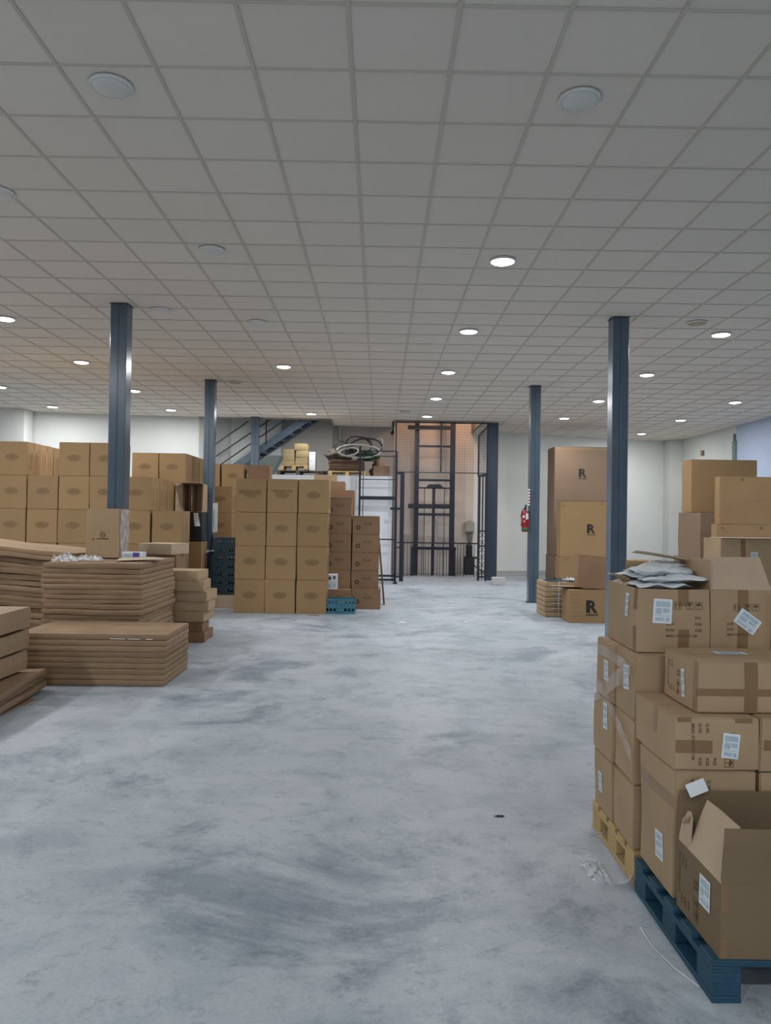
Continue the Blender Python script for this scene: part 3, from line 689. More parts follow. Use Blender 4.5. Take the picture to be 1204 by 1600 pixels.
# low flat boxes
G5 = 'low flat cartons stacked right of the tall flattened stack'
offs = [(.0, .0), (-.05, .02), (.0, 0), (.03, .02), (.04, 0), (-.03, -.03), (-.08, -.02)]
for k in range(7):
    carton('low flat carton, %s of seven beside the tall flattened pile' % ['lowest', 'second', 'third', 'fourth', 'fifth', 'sixth', 'topmost'][k], -2.80 + offs[k][0], 9.86 + offs[k][1], .132 * k, .56, .52, .132, 'board_dark' if k < 2 else 'board_grey', rz=R([0, 4, -2, 2, -3, 2, -2][k]), group=G5, seed=60 + k, warp=.012)
# small upright carton with a round logo on the tall stack
def ul(b, B):
    B.ell(b, 'front', 0, -.02, .034, .034, ri=.72, off=.0016); B.rect(b, 'front', -.02, .02, -.026, -.014, .0016, n=1)
    B.rect(b, 'front', -.072, .072, -.074, -.062, .0016, n=2)
def ul2(b, B): B.ell(b, 'front', -.11, -.075, .010, .014, off=.0016)
zt = z2 + .012
t = carton('upright tan carton with a small round logo standing on the tall flattened stack', -3.555, 9.26, zt, .405, .32, .60, 'board_grey', prints=[('logo_print', M['ink_brown'], ul), ('red_mark', M['ink_red'], ul2)], labels=[], seed=70, warp=.003)
obj('plastic_wrap', (lambda b: (Box(.405, .32, .6, .012, .012, 3).rect(b, 'right', -.15, .16, -.28, .28, .012, n=6), b)[1])(bmesh.new()), t, m=M['film2'])
def crumple(name, w, d, h, seed, m, n=22, holes=True, freq=2.2):
    b = bmesh.new(); g = []
    for i in range(n + 1):
        row = []
        for j in range(n + 1):
            u, v = i / n * 2 - 1, j / n * 2 - 1; q = Vector((u * freq + seed, v * freq, seed)); k = abs(noise.noise(q)) + .5 * abs(noise.noise(q * 2.7))
            e = max(0, 1 - (u * u + v * v) ** 1.2 * .8)
            row.append(b.verts.new((u * w / 2 + noise.noise(q + Vector((5, 0, 0))) * w * .15, v * d / 2 + noise.noise(q + Vector((0, 5, 0))) * d * .15, .002 + h * k * e)))
        g.append(row)
    for i in range(n):
        for j in range(n):
            if not holes or noise.noise(Vector((i * .33, j * .33, seed * 2))) > -.28: b.faces.new((g[i][j], g[i + 1][j], g[i + 1][j + 1], g[i][j + 1]))
    return mesh(name, b, m, smooth=True)
def litter(label, px, py, z, w, d, h, seed, m, name='plastic_film', cat='plastic'):
    p = UZ(px, py, z); return tag(obj(name, crumple(name, w, d, h, seed, m), loc=(p.x, p.y, z + .001)), label, cat)
tag(obj('plastic_film', crumple('plastic_film', .35, .25, .09, 4, M['film2']), loc=(-3.35, 8.78, zt)), 'crumpled clear film in front of the small upright carton', 'plastic')
tag(obj('plastic_film', crumple('plastic_film', .28, .3, .16, 8, M['film2']), loc=(-3.5, 8.55, zt)), 'crumpled clear film at the left end of the tall flattened stack', 'plastic')
carton('small white blister pack with a purple patch beside the small upright carton', -3.06, 9.1, zt, .25, .12, .085, 'paper', prints=[('purple_patch', M['purple'], lambda b, B: B.rect(b, 'front', .0, .08, -.035, .035, .002, n=1)), ('blue_patch', M['paper_blue'], lambda b, B: B.rect(b, 'front', -.11, -.01, -.03, .02, .002, n=1))], bulge=0, warp=0, name='blister_pack')
o = tag(obj('bent_cardboard', flat_mesh(.5, .35, .006, 1, 77, .0, .02), m=M['edge'], loc=(-2.78, 8.9, zt + .012), rz=R(10)), 'loose pale cardboard flap at the right corner of the tall flattened stack', 'cardboard')
# low carton behind
carton('low pale carton behind the small upright carton, flat on a stack', -3.25, 10.4, 1.10, .50, .5, .15, 'board_pale', rz=R(-14), seed=81)
carton('tall plain carton hidden behind the pile, under the low pale carton', -3.25, 10.42, 0, .48, .5, 1.10, 'board_dark', seed=82)

# ---------------------------------------------------------------- right back cartons with R mark
def rlogo(cu, cv, s):
    def fn(b, B):
        B.text(b, 'front', 'R', cu - .34 * s, cv - .36 * s, s * 1.05, bold=.035)
        B.rect(b, 'front', cu - .36 * s, cu - .12 * s, cv - .36 * s, cv + .395 * s, .0020, n=1)
        for k in range(5): B.rect(b, 'front', cu + (-.34 + k * .15) * s, cu + (-.34 + k * .15 + .1) * s, cv - .56 * s, cv - .46 * s, .0018, n=1)
    return ('logo_print', M['ink'], fn)
def smudge(lst):
    def fn(b, B):
        for u, v in lst: B.ell(b, 'front', u, v, .035, .03, off=.0015, n=10)
    return ('smudges', M['tape'], fn)
G6 = 'tall cartons with a bold letter mark against the back wall'
carton('rosy-brown carton with bold R mark, top of the rear stack', 4.81, 21.0, 2.22, 1.55, .88, 1.50, 'board_pink', prints=[rlogo(0, .02, .30), smudge([(-.3, -.64), (-.05, -.66), (-.1, .6)])], tapes=[('front', -.77, .77, .66, .72, M['tape_faint'])], group=G6, seed=90, warp=.004)
carton('middle carton of the rear stack at the back wall', 4.81, 21.0, .70, 1.55, .88, 1.52, 'board_pink', group=G6, seed=91, tapes=[('front', -.77, .77, -.7, -.64, M['tape_faint'])])
carton('lowest carton of the rear stack at the back wall', 4.79, 20.98, 0, 1.57, .9, .70, 'board_pink', group=G6, seed=92)
carton('brown carton with bold R mark, middle one, behind the nearest right pillar', 4.66, 19.62, .73, 1.55, .42, 1.43, 'board', prints=[rlogo(0.02, .02, .30), smudge([(-.35, -.66), (.3, .66), (-.7, .6)])], group=G6, seed=93, warp=.004)
carton('low brown carton under the one with the bold R mark', 4.64, 19.6, 0, 1.57, .45, .73, 'board', group=G6, seed=94, prints=[smudge([(-.6, .3), (.4, .3)])])
carton('low wide carton by the back wall, seen just right of the right pillar', 6.35, 19.9, 0, .98, .7, .65, 'board', group=G6, seed=95)
# bundle of flat packs with strap
G7 = 'flat packs strapped in the bundle near the right pillar'
for k in range(7):
    o = obj('flat_pack', flat_mesh(.62, .68, .082, 1, 600 + k, .003, .001), m=M['board_grey'], loc=(3.15, 13.36, .085 * k + .003))
    tag(o, 'light brown flat pack, %s of the strapped bundle near the right pillar' % ['lowest', 'second', 'third', 'fourth', 'fifth', 'sixth', 'topmost'][k], 'flat pack', G7)
    if k < 6 and k > 0: obj('gap_highlight', box(-.19, .02, -.345, -.338, .055, .068), o, m=M['shiny'])  # bright strip stands in for the highlights in the gaps
tag(obj('strap', box(3.07, 3.085, 13.008, 13.012, 0, .61), m=M['shiny']), 'white strap around the flat pack bundle near the right pillar', 'strap')
t = tag(obj('dark_cloth', crumple('dark_cloth', .55, .5, .07, 21, M['navy']), loc=(3.16, 13.36, .602)), 'dark navy cloth lying on the flat pack bundle', 'cloth')
t = tag(obj('plastic_film', crumple('plastic_film', .25, .2, .09, 23, M['film2']), loc=(3.30, 13.15, .625)), 'clear film scrap on the flat pack bundle', 'plastic')
carton('brown carton with bold R mark on the floor in front of the flat pack bundle', 3.08, 12.3, 0, .75, .5, .53, 'board', prints=[rlogo(-.01, .0, .26), ('side_text', M['tape_faint'], lambda b, B: [B.rect(b, 'front', -.33, -.2, .18 - k * .07, .205 - k * .07, .0015, n=1) for k in range(6)])], seed=96, warp=.004)
carton('brown carton tipped back on top of the R-marked carton by the right pillar', 3.24, 12.42, .535, .62, .22, .54, 'board_dark', seed=97, warp=.012, ry=R(4), rx=R(-3))
tag(obj('bent_cardboard', flat_mesh(.6, .4, .006, 1, 98, .0, .03), m=M['board_dark'], loc=(3.13, 12.66, .56), rz=R(5)), 'crumpled brown flap under the tipped carton', 'cardboard')

# right wall cartons
G8 = 'large plain cartons near the right wall'
sm_a = lambda *l: smudge(l)
carton('large brown carton at the top of the stack nearest the right corner', 6.35, 15.5, 1.87, 1.34, .5, 1.08, 'board', group=G8, seed=110, warp=.01, prints=[sm_a((-.25, -.47))])
carton('large brown carton in the middle of the stack nearest the right corner', 6.27, 14.85, .80, 1.34, 1.1, 1.06, 'board_pink', group=G8, seed=111, warp=.01)
carton('large brown carton at the bottom of the stack nearest the right corner', 6.27, 14.85, 0, 1.34, 1.1, .80, 'board_pink', group=G8, seed=112)
carton('wide light-brown carton at the top right, in front of the corner stack', 5.82, 13.0, 1.63, 1.35, .2, .82, 'board', group=G8, seed=113, warp=.008, prints=[sm_a((-.3, .36), (.3, .36)), ('faint_text', M['tape_faint'], lambda b, B: B.rect(b, 'front', -.1, .08, -.01, .012, .0015, n=1))])
carton('wide light-brown carton second from the top, right edge', 5.78, 13.0, .815, 1.4, .24, .815, 'board', group=G8, seed=114, warp=.008, prints=[sm_a((-.6, .35), (.05, .35))])
carton('wide light-brown carton on the floor, right edge', 5.78, 13.0, 0, 1.4, .26, .815, 'board', group=G8, seed=115)
carton('plain carton with a white label behind the foreground cartons at the right edge', 4.05, 9.0, .73, 1.0, .5, .73, 'board_grey', group=G8, seed=116, tapes=[('front', -.27, -.215, -.36, .355, M['tape'])], labels=[('front', -.11, .13, .085, .15, 0)], prints=[sm_a((-.38, .12))])
carton('plain carton under the white-labelled one at the right edge', 4.05, 9.0, 0, 1.0, .5, .73, 'board_grey', group=G8, seed=117)
tag(obj('loose_flap', box(4.05, 5.05, 8.97, 9.3, 1.462, 1.468), m=M['edge']), 'pale flap edge on top of the white-labelled carton at the right edge', 'cardboard')
tag(obj('wall_socket', box(9.80, 9.845, 23.1, 23.26, 3.72, 3.88), m=M['board_pink'], bevel=.004), 'small dull junction plate on the right wall above the corner cartons', 'wall plate')

# ---------------------------------------------------------------- pallets
def pallet(label, x0, y0, z0, w, d, m, rz=0, h=.144):
    t = thing('pallet', label, 'pallet', (x0, y0, z0)); g = .022; r = random.Random(int(x0 * 100))
    nb = 5; bw = .1 if d < .9 else .12
    for i in range(nb):
        y = (d - bw) * i / (nb - 1); obj('deck_board', box(0, w, y, y + bw, h - g, h), t, m=m, bevel=.002)
    for i in range(3):
        x = (w - .1) * i / 2; obj('stringer_board', box(x, x + .1, 0, d, h - 2 * g, h - g - .0005), t, m=m, bevel=.002)
        obj('bottom_board', box(x, x + .1, 0, d, 0, g), t, m=m, bevel=.002)
        for j in range(3):
            y = (d - .13) * j / 2; obj('block', box(x + .002, x + .1, y, y + .13, g + .0005, h - 2 * g - .0005), t, m=m, bevel=.003)
    return t
pallet('blue painted wooden pallet under the nearest cartons at the lower right', 1.147, 2.585, 0, 1.2, .785, M['wood_blue'])
pallet('yellow wooden pallet under the wrapped cartons behind the blue pallet', 1.16, 3.42, 0, 1.2, .66, M['wood'])

# ---------------------------------------------------------------- foreground cartons
def shiptext(face, s=1.0, rot=0, u0=0, v0=0):
    """shipping marks: two pictograms, PCS / G.W / N.W lines and MEAS line"""
    def fn(b, B):
        c, sn = math.cos(rot), math.sin(rot)
        def P(u, v): return (u0 + (u * c - v * sn) * s, v0 + (u * sn + v * c) * s)
        def tx(t_, u, v, z=.018): B.text(b, face, t_, *P(u, v), z * s, rot=rot, bold=.02)
        tx('G.W:', -.085, -.042); tx('N.W:', -.085, -.072); tx('MEAS: 47X37X37 CM', -.085, -.10, .0165)
        tx('PCS', .055, -.012); tx('KGS', .055, -.042); tx('KGS', .055, -.072)
        for u in (-.03, .03, .075):           # framed pictograms
            for (a0, a1, b0, b1) in ((-.018, .018, .036, .038), (-.018, .018, .072, .074), (-.018, -.016, .036, .074), (.016, .018, .036, .074)):
                cu, cv = P(u + (a0 + a1) / 2, (b0 + b1) / 2); B.rect(b, face, cu - (a1 - a0) / 2 * s, cu + (a1 - a0) / 2 * s, cv - (b1 - b0) / 2 * s, cv + (b1 - b0) / 2 * s, .0018, rot, n=1)
        # umbrella, glass, arrows
        v = [b.verts.new(B.p(face, *P(.075 + .013 * math.cos(a), .055 + .013 * math.sin(a)), .0018)) for a in [math.pi * k / 8 for k in range(9)]]; b.faces.new(v)
        cu, cv = P(.075, .048); B.rect(b, face, cu - .001 * s, cu + .001 * s, cv - .008 * s, cv + .008 * s, .0018, rot, n=1)
        v = [b.verts.new(B.p(face, *P(.03 + a, q), .0018)) for a, q in ((-.011, .069), (.011, .069), (.006, .055), (.001, .052), (.001, .044), (.008, .041), (-.008, .041), (-.001, .044), (-.001, .052), (-.006, .055))]; b.faces.new(v)
        for du in (-.008, .008):
            v = [b.verts.new(B.p(face, *P(-.03 + du + a, q), .0018)) for a, q in ((-.002, .042), (.002, .042), (.002, .058), (.006, .058), (0, .069), (-.006, .058), (-.002, .058))]; b.faces.new(v)
    return ('shipping_marks', M['ink_brown'], fn)
G9 = 'cartons of the wrapped far pallet load'
kw = dict(m='board_grey', group=G9, n=7, bevel=.005)
kw.update(warp=.012)
# far pallet: levels
lab = {0: [], 1: []}
carton('kraft carton at the foot of the wrapped far pallet, end nearest the camera', 1.165, 3.45, .144, .45, .30, .288, seed=130, **kw)
carton('kraft carton with a white label low on the wrapped far pallet, far end', 1.165, 3.76, .144, .45, .30, .288, seed=131, labels=[('left', -.03, -.0, .07, .10, .05)], **kw)
carton('kraft carton second level of the wrapped far pallet, end nearest the camera', 1.17, 3.455, .433, .45, .30, .288, seed=132, **kw)
carton('kraft carton with a narrow white label, second level of the wrapped far pallet', 1.16, 3.765, .433, .45, .30, .288, seed=133, labels=[('left', .06, .07, .06, .13, .05)], **kw)
carton('kraft carton with white label and torn corner, third level of the far pallet near end', 1.175, 3.47, .721, .44, .285, .296, seed=134, labels=[('left', .03, .03, .08, .11, .12)], tapes=[('front', .02, .17, -.147, .147, M['tape'])], **kw)
carton('kraft carton with a white label, third level of the far pallet far end', 1.165, 3.768, .721, .44, .285, .296, seed=135, labels=[('left', .02, .0, .07, .10, 0)], **kw)
for k in range(3): 
    for j in range(2): carton('kraft carton in the inner column of the far pallet, %s level, %s' % (ORD[k], ['near', 'far'][j]), 1.63, 3.45 + .31 * j, .144 + .289 * k, .45, .30, .288, seed=140 + k * 2 + j, **kw)
# open carton body kit
def open_carton(label, x0, y0, z0, w, d, h, flaps, m='board_grey', prints=(), labels=(), tapes=(), seed=1, group=None, fill=None, warp=.006):
    t = thing('open_carton', label, 'box', (x0 + w / 2, y0 + d / 2, z0 + .001), 0, group); B = Box(w, d, h, .004, warp, seed)
    b = B.body(6, 0)
    kill = [f for f in b.faces if f.normal.z > .85 and f.calc_center_median().z > h * .8]
    bmesh.ops.delete(b, geom=kill, context='FACES')
    bmesh.ops.recalc_face_normals(b, faces=b.faces)
    o = obj('carton_body', b, t, m=[M[m], M['board_pale']]); 
    sol = o.modifiers.new('s', 'SOLIDIFY'); sol.thickness = .006; sol.offset = -1; sol.material_offset = 1; sol.material_offset_rim = 1
    # flaps: (side, height, lean angle in degrees (0 = straight up, + = outward), start, end)
    for fl_ in flaps:
        side, fh, ang, a0, a1 = fl_[:5]; fm = fl_[5] if len(fl_) > 5 else (m if side != 'left' else 'board_pale')
        L = w if side in ('front', 'back') else d
        b = bmesh.new(); nx, nz = 6, 4; g = []
        u0_, u1_ = -L / 2 + a0 * L, -L / 2 + a1 * L
        uu, vv, nn = FACES[side]
        base = uu * 0 + nn * ((d if side in ('front', 'back') else w) / 2 - .003) + Vector((0, 0, h))
        out = nn * math.sin(R(ang)) + Vector((0, 0, 1)) * math.cos(R(ang)); th = out.cross(uu).normalized() * .003
        for sgn in (1, -1):
            g2 = []
            for i in range(nx + 1):
                row = []
                for j in range(nz + 1):
                    f_ = j / nz; u = u0_ + (u1_ - u0_) * i / nx; tp = .012 * f_
                    if i == 0: u += tp
                    if i == nx: u -= tp
                    q = base + uu * u + out * (fh * f_) + th * sgn + nn * (.010 * f_ * noise.noise(Vector((u * 5, f_ * 2, seed))))
                    row.append(b.verts.new(q))
                g2.append(row)
            g.append(g2)
        for g2 in g:
            for i in range(nx):
                for j in range(nz): b.faces.new((g2[i][j], g2[i + 1][j], g2[i + 1][j + 1], g2[i][j + 1]))
        for i in range(nx):
            for j in (0, nz): b.faces.new((g[0][i][j], g[0][i + 1][j], g[1][i + 1][j], g[1][i][j]))
        for j in range(nz):
            for i in (0, nx): b.faces.new((g[0][i][j], g[0][i][j + 1], g[1][i][j + 1], g[1][i][j]))
        obj('flap', b, t, m=M[fm])
    if tapes:
        for f in tapes:
            b = bmesh.new(); B.rect(b, *f[:5], off=.0010, n=4); obj('tape', b, t, m=M['tape'])
    for pname, mats, fn in prints:
        b = bmesh.new(); fn(b, B); obj(pname, b, t, m=mats)['kind'] = 'stuff'
    for f, cu, cv, w_, h_, rot in labels:
        t2 = obj('paper_label', (lambda b: (B.rect(b, f, cu - w_ / 2, cu + w_ / 2, cv - h_ / 2, cv + h_ / 2, .0024, rot, n=3), b)[1])(bmesh.new()), t, m=M['paper'])
        b = bmesh.new(); c, sn = math.cos(rot), math.sin(rot)
        for (a0, a1, b0, b1) in ((-.38, .38, .18, .40), (-.38, -.05, -.12, .12), (.02, .38, -.05, .12), (-.38, .38, -.2, -.17), (-.38, .1, -.40, -.26), (.18, .38, -.42, -.26)):
            cx_, cy_ = (a0 + a1) / 2 * w_, (b0 + b1) / 2 * h_; hw, hh = (a1 - a0) / 2 * w_, (b1 - b0) / 2 * h_
            B.rect(b, f, cu + cx_ * c - cy_ * sn - hw, cu + cx_ * c - cy_ * sn + hw, cv + cx_ * sn + cy_ * c - hh, cv + cx_ * sn + cy_ * c + hh, .0034, rot, n=1)
        obj('label_print', b, t2, m=M['paper_blue'])['kind'] = 'stuff'
    return t
open_carton('open kraft carton stuffed with white papers on the far pallet', 1.208, 3.55, 1.02, .335, .46, .295,
    [('back', .12, 35, .0, .7), ('left', .07, -70, .1, .6)], prints=[shiptext('front', .95, u0=.045, v0=.02)],
    labels=[('front', -.052, .045, .085, .115, -.04), ('left', .10, .06, .045, .11, .0)], tapes=[('front', .02, .07, -.147, -.04), ('front', .02, .07, .07, .147), ('left', .19, .23, -.147, -.03), ('left', .19, .23, .05, .147)], seed=150, group=G9, warp=.010)
open_carton('open kraft carton with raised front flap and slanted white label, far pallet', 1.549, 3.55, 1.02, .285, .46, .295,
    [('front', .172, -30, 0, 1, 'board_pale'), ('left', .14, 0, 0, 1, 'board_grey'), ('right', .05, 80, 0, 1)], prints=[shiptext('front', .85, u0=0.005, v0=.02)],  # front flap gets paler board for the ceiling light it catches
    labels=[('front', .03, .0, .115, .075, -.62)], tapes=[('front', -.015, .035, -.147, .147)], seed=151, group=G9)
carton('kraft carton with a white label at the right edge of the far pallet top', 1.835, 3.5, 1.02, .40, .4, .29, seed=152, labels=[('front', -.15, -.10, .07, .10, 0)], **kw)
# papers in the open carton
r5 = random.Random(9)
t = thing('paper_pile', 'pile of crumpled white paper sacks spilling out of the top left open carton', 'paper', (1.385, 3.79, 1.318)); 
def pillow(w, d, h, seed, n=18):
    b = bmesh.new(); g = {}
    for sg in (1, -1):
        for i in range(n + 1):
            for j in range(n + 1):
                u, v = i / n * 2 - 1, j / n * 2 - 1; rim = i in (0, n) or j in (0, n)
                if sg < 0 and rim: g[sg, i, j] = g[1, i, j]; continue
                q = Vector((u * 1.7 + seed, v * 1.7, seed * .7)); t_ = (1 - abs(u) ** 3) * (1 - abs(v) ** 3)
                g[sg, i, j] = b.verts.new((u * w / 2 * (1 + .06 * noise.noise(q * 2)), v * d / 2 * (1 + .08 * noise.noise(q * 1.6)), sg * h / 2 * t_ * (1 + .5 * noise.noise(q * 2.5)) + .018 * noise.noise(q)))
        for i in range(n):
            for j in range(n): b.faces.new((g[sg, i, j], g[sg, i + 1, j], g[sg, i + 1, j + 1], g[sg, i, j + 1]))
    return mesh('paper_sack', b, M['paper'], smooth=True)
for k, (x_, y_, z_, w_, d_, rz_, ry_) in enumerate(((-.03, -.06, .005, .27, .26, .1, 0), (.02, .10, .005, .28, .24, -.2, 2), (.03, -.08, .034, .30, .24, -.12, -3), (-.05, .04, .040, .30, .22, .25, 4), (.04, .02, .062, .27, .25, -.35, -4), (-.02, -.06, .072, .28, .19, .18, 3), (.05, .10, .088, .24, .20, .5, -5))):
    o = obj('paper_sack', pillow(w_, d_, .034, k * 3.1), t, (x_, y_, z_), rz_); o.rotation_euler.y = R(ry_)
t = obj('bent_cardboard', flat_mesh(.26, .16, .006, 1, 160, 0, .03), m=M['board_pale'], loc=(1.43, 3.88, 1.455), rz=R(-14)); t.rotation_euler.y = R(9); tag(t, 'curled pale cardboard piece lying over the white papers', 'cardboard')
t = obj('bent_cardboard', flat_mesh(.14, .10, .005, 1, 161, 0, .03), m=M['board_grey'], loc=(1.235, 3.80, 1.335), rz=R(30)); t.rotation_euler.y = R(25); tag(t, 'torn brown cardboard scrap at the left rim of the paper-filled carton', 'cardboard')
# near pallet
G10 = 'cartons of the near pallet load'
kn = dict(m='board_grey', group=G10, n=7, bevel=.005, warp=.010)
carton('tall kraft carton with a side label, behind the open one on the blue pallet', 1.176, 3.0, .144, .325, .385, .506, seed=170, prints=[shiptext('front', 1.15, rot=-math.pi / 2, u0=.02, v0=.12)], labels=[('left', .05, -.10, .085, .11, .08)], tapes=[('left', -.18, .19, .10, .15, M['tape_faint'])], **kn)
carton('tall kraft carton at the right edge behind the open one on the blue pallet', 1.515, 3.0, .144, .33, .385, .50, seed=171, **kn)
carton('kraft carton with blue-white front label and tape, under the topmost taped one', 1.168, 3.0, .651, .337, .44, .208, seed=172, prints=[shiptext('front', .95, rot=-math.pi / 2, u0=-.005, v0=.0)],
       labels=[('front', .052, -.005, .068, .098, -.10)], tapes=[('front', -.162, -.02, -.035, .015, M['tape']), ('front', -.155, -.10, .085, .1035, M['tape']), ('front', .07, .14, .085, .1035, M['tape']), ('left', .02, .06, .0, .10, M['tape_faint'])], **kn)
carton('kraft carton at the right edge beside the blue-white labelled one', 1.515, 3.0, .646, .33, .44, .212, seed=173, tapes=[('front', -.15, .15, -.02, .02, M['tape'])], **kn)
carton('kraft carton lying on its side with tape bands, topmost of the near pallet', 1.284, 3.066, .861, .46, .345, .208, seed=174, prints=[shiptext('left', .75, rot=-math.pi / 2, u0=-.05, v0=.0)],
       labels=[('left', .045, -.01, .033, .115, .17), ('top', .0, .03, .13, .07, -.05)], tapes=[('front', -.04, .015, -.103, .103, M['tape']), ('front', -.23, .23, -.035, -.005, M['tape']), ('left', .14, .172, -.10, .10, M['tape_faint'])], **kn)
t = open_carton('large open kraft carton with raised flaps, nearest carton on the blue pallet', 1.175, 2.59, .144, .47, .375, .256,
    [('front', .185, 0, .005, .995), ('left', .20, -20, .27, 1.0, 'board_pale'), ('back', .18, 2, .0, 1)], prints=[('side_marks', M['ink_brown'], (lambda fn: fn)(shiptext('left', 1.05, rot=-math.pi / 2, u0=-.06, v0=.0)[2]))],
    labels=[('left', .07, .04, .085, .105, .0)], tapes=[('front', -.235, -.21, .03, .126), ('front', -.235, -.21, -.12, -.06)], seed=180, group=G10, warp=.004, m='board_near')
# torn corrugated sliver on its left rim
b = bmesh.new(); pts = []
for i, (v, hh) in enumerate(((.0, .04), (.02, .085), (.045, .105), (.07, .135), (.095, .14), (.11, .12))): pts.append((v, hh))
for k in range(len(pts) - 1):
    (a, ha), (c_, hc) = pts[k], pts[k + 1]
    vs = [(-.235 + .003, .187 - a, .252), (-.235 + .003, .187 - c_, .252), (-.225, .187 - c_, .252 + hc), (-.225, .187 - a, .252 + ha)]
    f = [b.verts.new(v) for v in vs]; g_ = [b.verts.new((v[0] + .004, v[1], v[2])) for v in vs]
    for q in ((f[0], f[1], f[2], f[3]), (g_[0], g_[1], g_[2], g_[3]), (f[2], f[3], g_[3], g_[2]), (f[0], f[3], g_[3], g_[0]), (f[1], f[2], g_[2], g_[1])): b.faces.new(q)
sl = obj('torn_flap', b, t, m=M['board_pale']); sl['label'] = 'torn flap end with exposed corrugations'
obj('corrugation', bars([((-.231, .15 - .012 * k, .33 + .0045 * k), (-.231, .12 - .009 * k, .355 + .006 * k)) for k in range(5)], .004, .004), sl, m=M['board_grey'])
t = obj('paper_slip', box(0, .075, 0, .0015, 0, .05), m=M['paper'], loc=(1.215, 2.94, .565)); t.rotation_euler = (R(-12), R(-22), 0); tag(t, 'white paper label sticking up behind the large open carton', 'paper')

# stretch film round the far pallet load
def band(pts, wdt, m, name, label):
    b = bmesh.new(); prev = None
    for p in pts:
        p = Vector(p); a = b.verts.new(p); c_ = b.verts.new(p + Vector((0, 0, -wdt)))
        if prev: b.faces.new((prev[0], a, c_, prev[1]))
        prev = (a, c_)
    o = obj(name, b, m=m); tag(o, label, 'plastic'); return o
x_ = 1.148
band([(x_, 3.44, .60), (x_, 3.6, .68), (x_, 3.8, .77), (x_ - .004, 4.07, .86), (1.25, 4.085, .88), (1.45, 4.085, .88)], .06, M['film'], 'stretch_film', 'clear stretch film band running down around the far pallet load')
band([(x_, 3.46, .98), (x_, 3.62, .99), (x_ - .004, 3.8, 1.0), (x_ - .006, 4.07, .99), (1.25, 4.085, .98)], .05, M['film'], 'stretch_film', 'upper clear stretch film band around the far pallet load')
band([(x_, 3.5, .97), (x_, 3.65, .92), (x_ - .003, 3.85, .82), (x_ - .006, 4.07, .74)], .08, M['film'], 'stretch_film', 'slanting clear stretch film band on the side of the far pallet load')

# ---------------------------------------------------------------- floor litter
litter('larger crinkled plastic scrap on the floor left of the blue pallet', 930, 1360, 0, .10, .28, .05, 41, M['film2'])
litter('small crinkled plastic scrap at the foot of the yellow pallet', 946, 1308, 0, .07, .07, .05, 43, M['film2'])
b = bmesh.new(); pts = []
for k in range(13):
    a = math.pi * (.1 + .85 * k / 12) + math.pi; pts.append((1.085 + .085 * math.cos(a), 3.44 + .05 * math.sin(a), .10 + .085 * math.sin(a)))
prev = None
for p in pts:
    a, c_ = b.verts.new(p), b.verts.new((p[0] + .012, p[1] + .05, max(.004, p[2] - .02)))
    if prev: b.faces.new((prev[0], a, c_, prev[1]))
    prev = (a, c_)
tag(obj('film_loop', b, m=M['film2'], smooth=True), 'loop of clear film hanging off the corner between the two pallets', 'plastic')
p0, p1, p2, p3 = UZ(1000, 1450, .002), UZ(1020, 1482, .002), UZ(1055, 1515, .002), UZ(1092, 1543, .002)
b = bmesh.new(); add_tube(b, [(p.x, p.y, .004) for p in (p0, p0.lerp(p1, .5), p1, p1.lerp(p2, .5), p2, p3)], .0025, 6)
tag(obj('plastic_strand', b, m=M['shiny']), 'thin clear plastic strand lying on the floor beside the blue pallet', 'plastic')
litter('small dark scrap on the open floor in front of the pallets', 780, 1276, 0, .055, .02, .012, 51, M['black'], 'dark_scrap', 'litter')
litter('white scrap on the floor in front of the small brown cartons', 628, 973, 0, .10, .08, .03, 53, M['paper'], 'paper_scrap', 'litter')
litter('white scrap on the floor in front of the lift', 727, 972, 0, .07, .08, .03, 55, M['paper'], 'paper_scrap', 'litter')
litter('brown scrap at the foot of the tall middle stack', 490, 962, 0, .2, .06, .02, 57, M['board_dark'], 'cardboard_scrap', 'litter')
litter('grey scrap at the foot of the pillar with the extinguisher', 816, 945, 0, .18, .12, .03, 59, M['paper_blue'], 'paper_scrap', 'litter')
litter('long pale scrap on the floor in front of the lift mast', 652, 916, 0, .35, .06, .03, 61, M['paper_blue'], 'paper_scrap', 'litter')

# ---------------------------------------------------------------- platform load
GP = 'small yellowish cartons on the high pallet'
pz = PZ
pallet('dark old wooden pallet on the white platform under the yellow boxes', -2.72, 19.95, pz, 1.12, .9, M['wood_dark'], h=.14)
pallet('dark old wooden pallet beside the first on the white platform', -1.57, 19.95, pz, .21, .9, M['wood_dark'], h=.14)
def ub(px0, px1, py0, py1, Y): a = U(px0, py1, Y); c_ = U(px1, py0, Y); return a.x, c_.x, a.z, c_.z
x0, x1, z0, z1_ = ub(437, 480.5, 719, 727, 20.0)
pallet('light wooden pallet on top of the dark one on the platform', x0, 20.0, pz + .142, x1 - x0, .62, M['wood'], h=.13)
zb = pz + .142 + .13
ux = lambda px: U(px, 700, 20.02).x
for (a, c_, k0, k1, d_, lab_) in ((441.5, 461, 0, .13, 0, 'lowest at the left'), (461.5, 481.5, 0, .22, 0, 'lowest at the right'), (443, 460.5, .13, .43, 0, 'wide one at the upper left'), (462, 482, .22, .40, 0, 'middle one at the right'), (460, 481, .40, .58, 0, 'topmost at the right')):
    carton('yellowish carton on the high pallet, ' + lab_, ux(a), 20.02, zb + k0, ux(c_) - ux(a) - .01, .35, k1 - k0, 'board_yellow', group=GP, seed=int(a), bulge=.003, tapes=[('front', -.14, .14, -.01, .01, M['board_grey'])])
t = thing('white_panel', 'white panel standing right of the yellowish cartons on the platform', 'panel', (ux(482.5), 20.1, pz + .142))
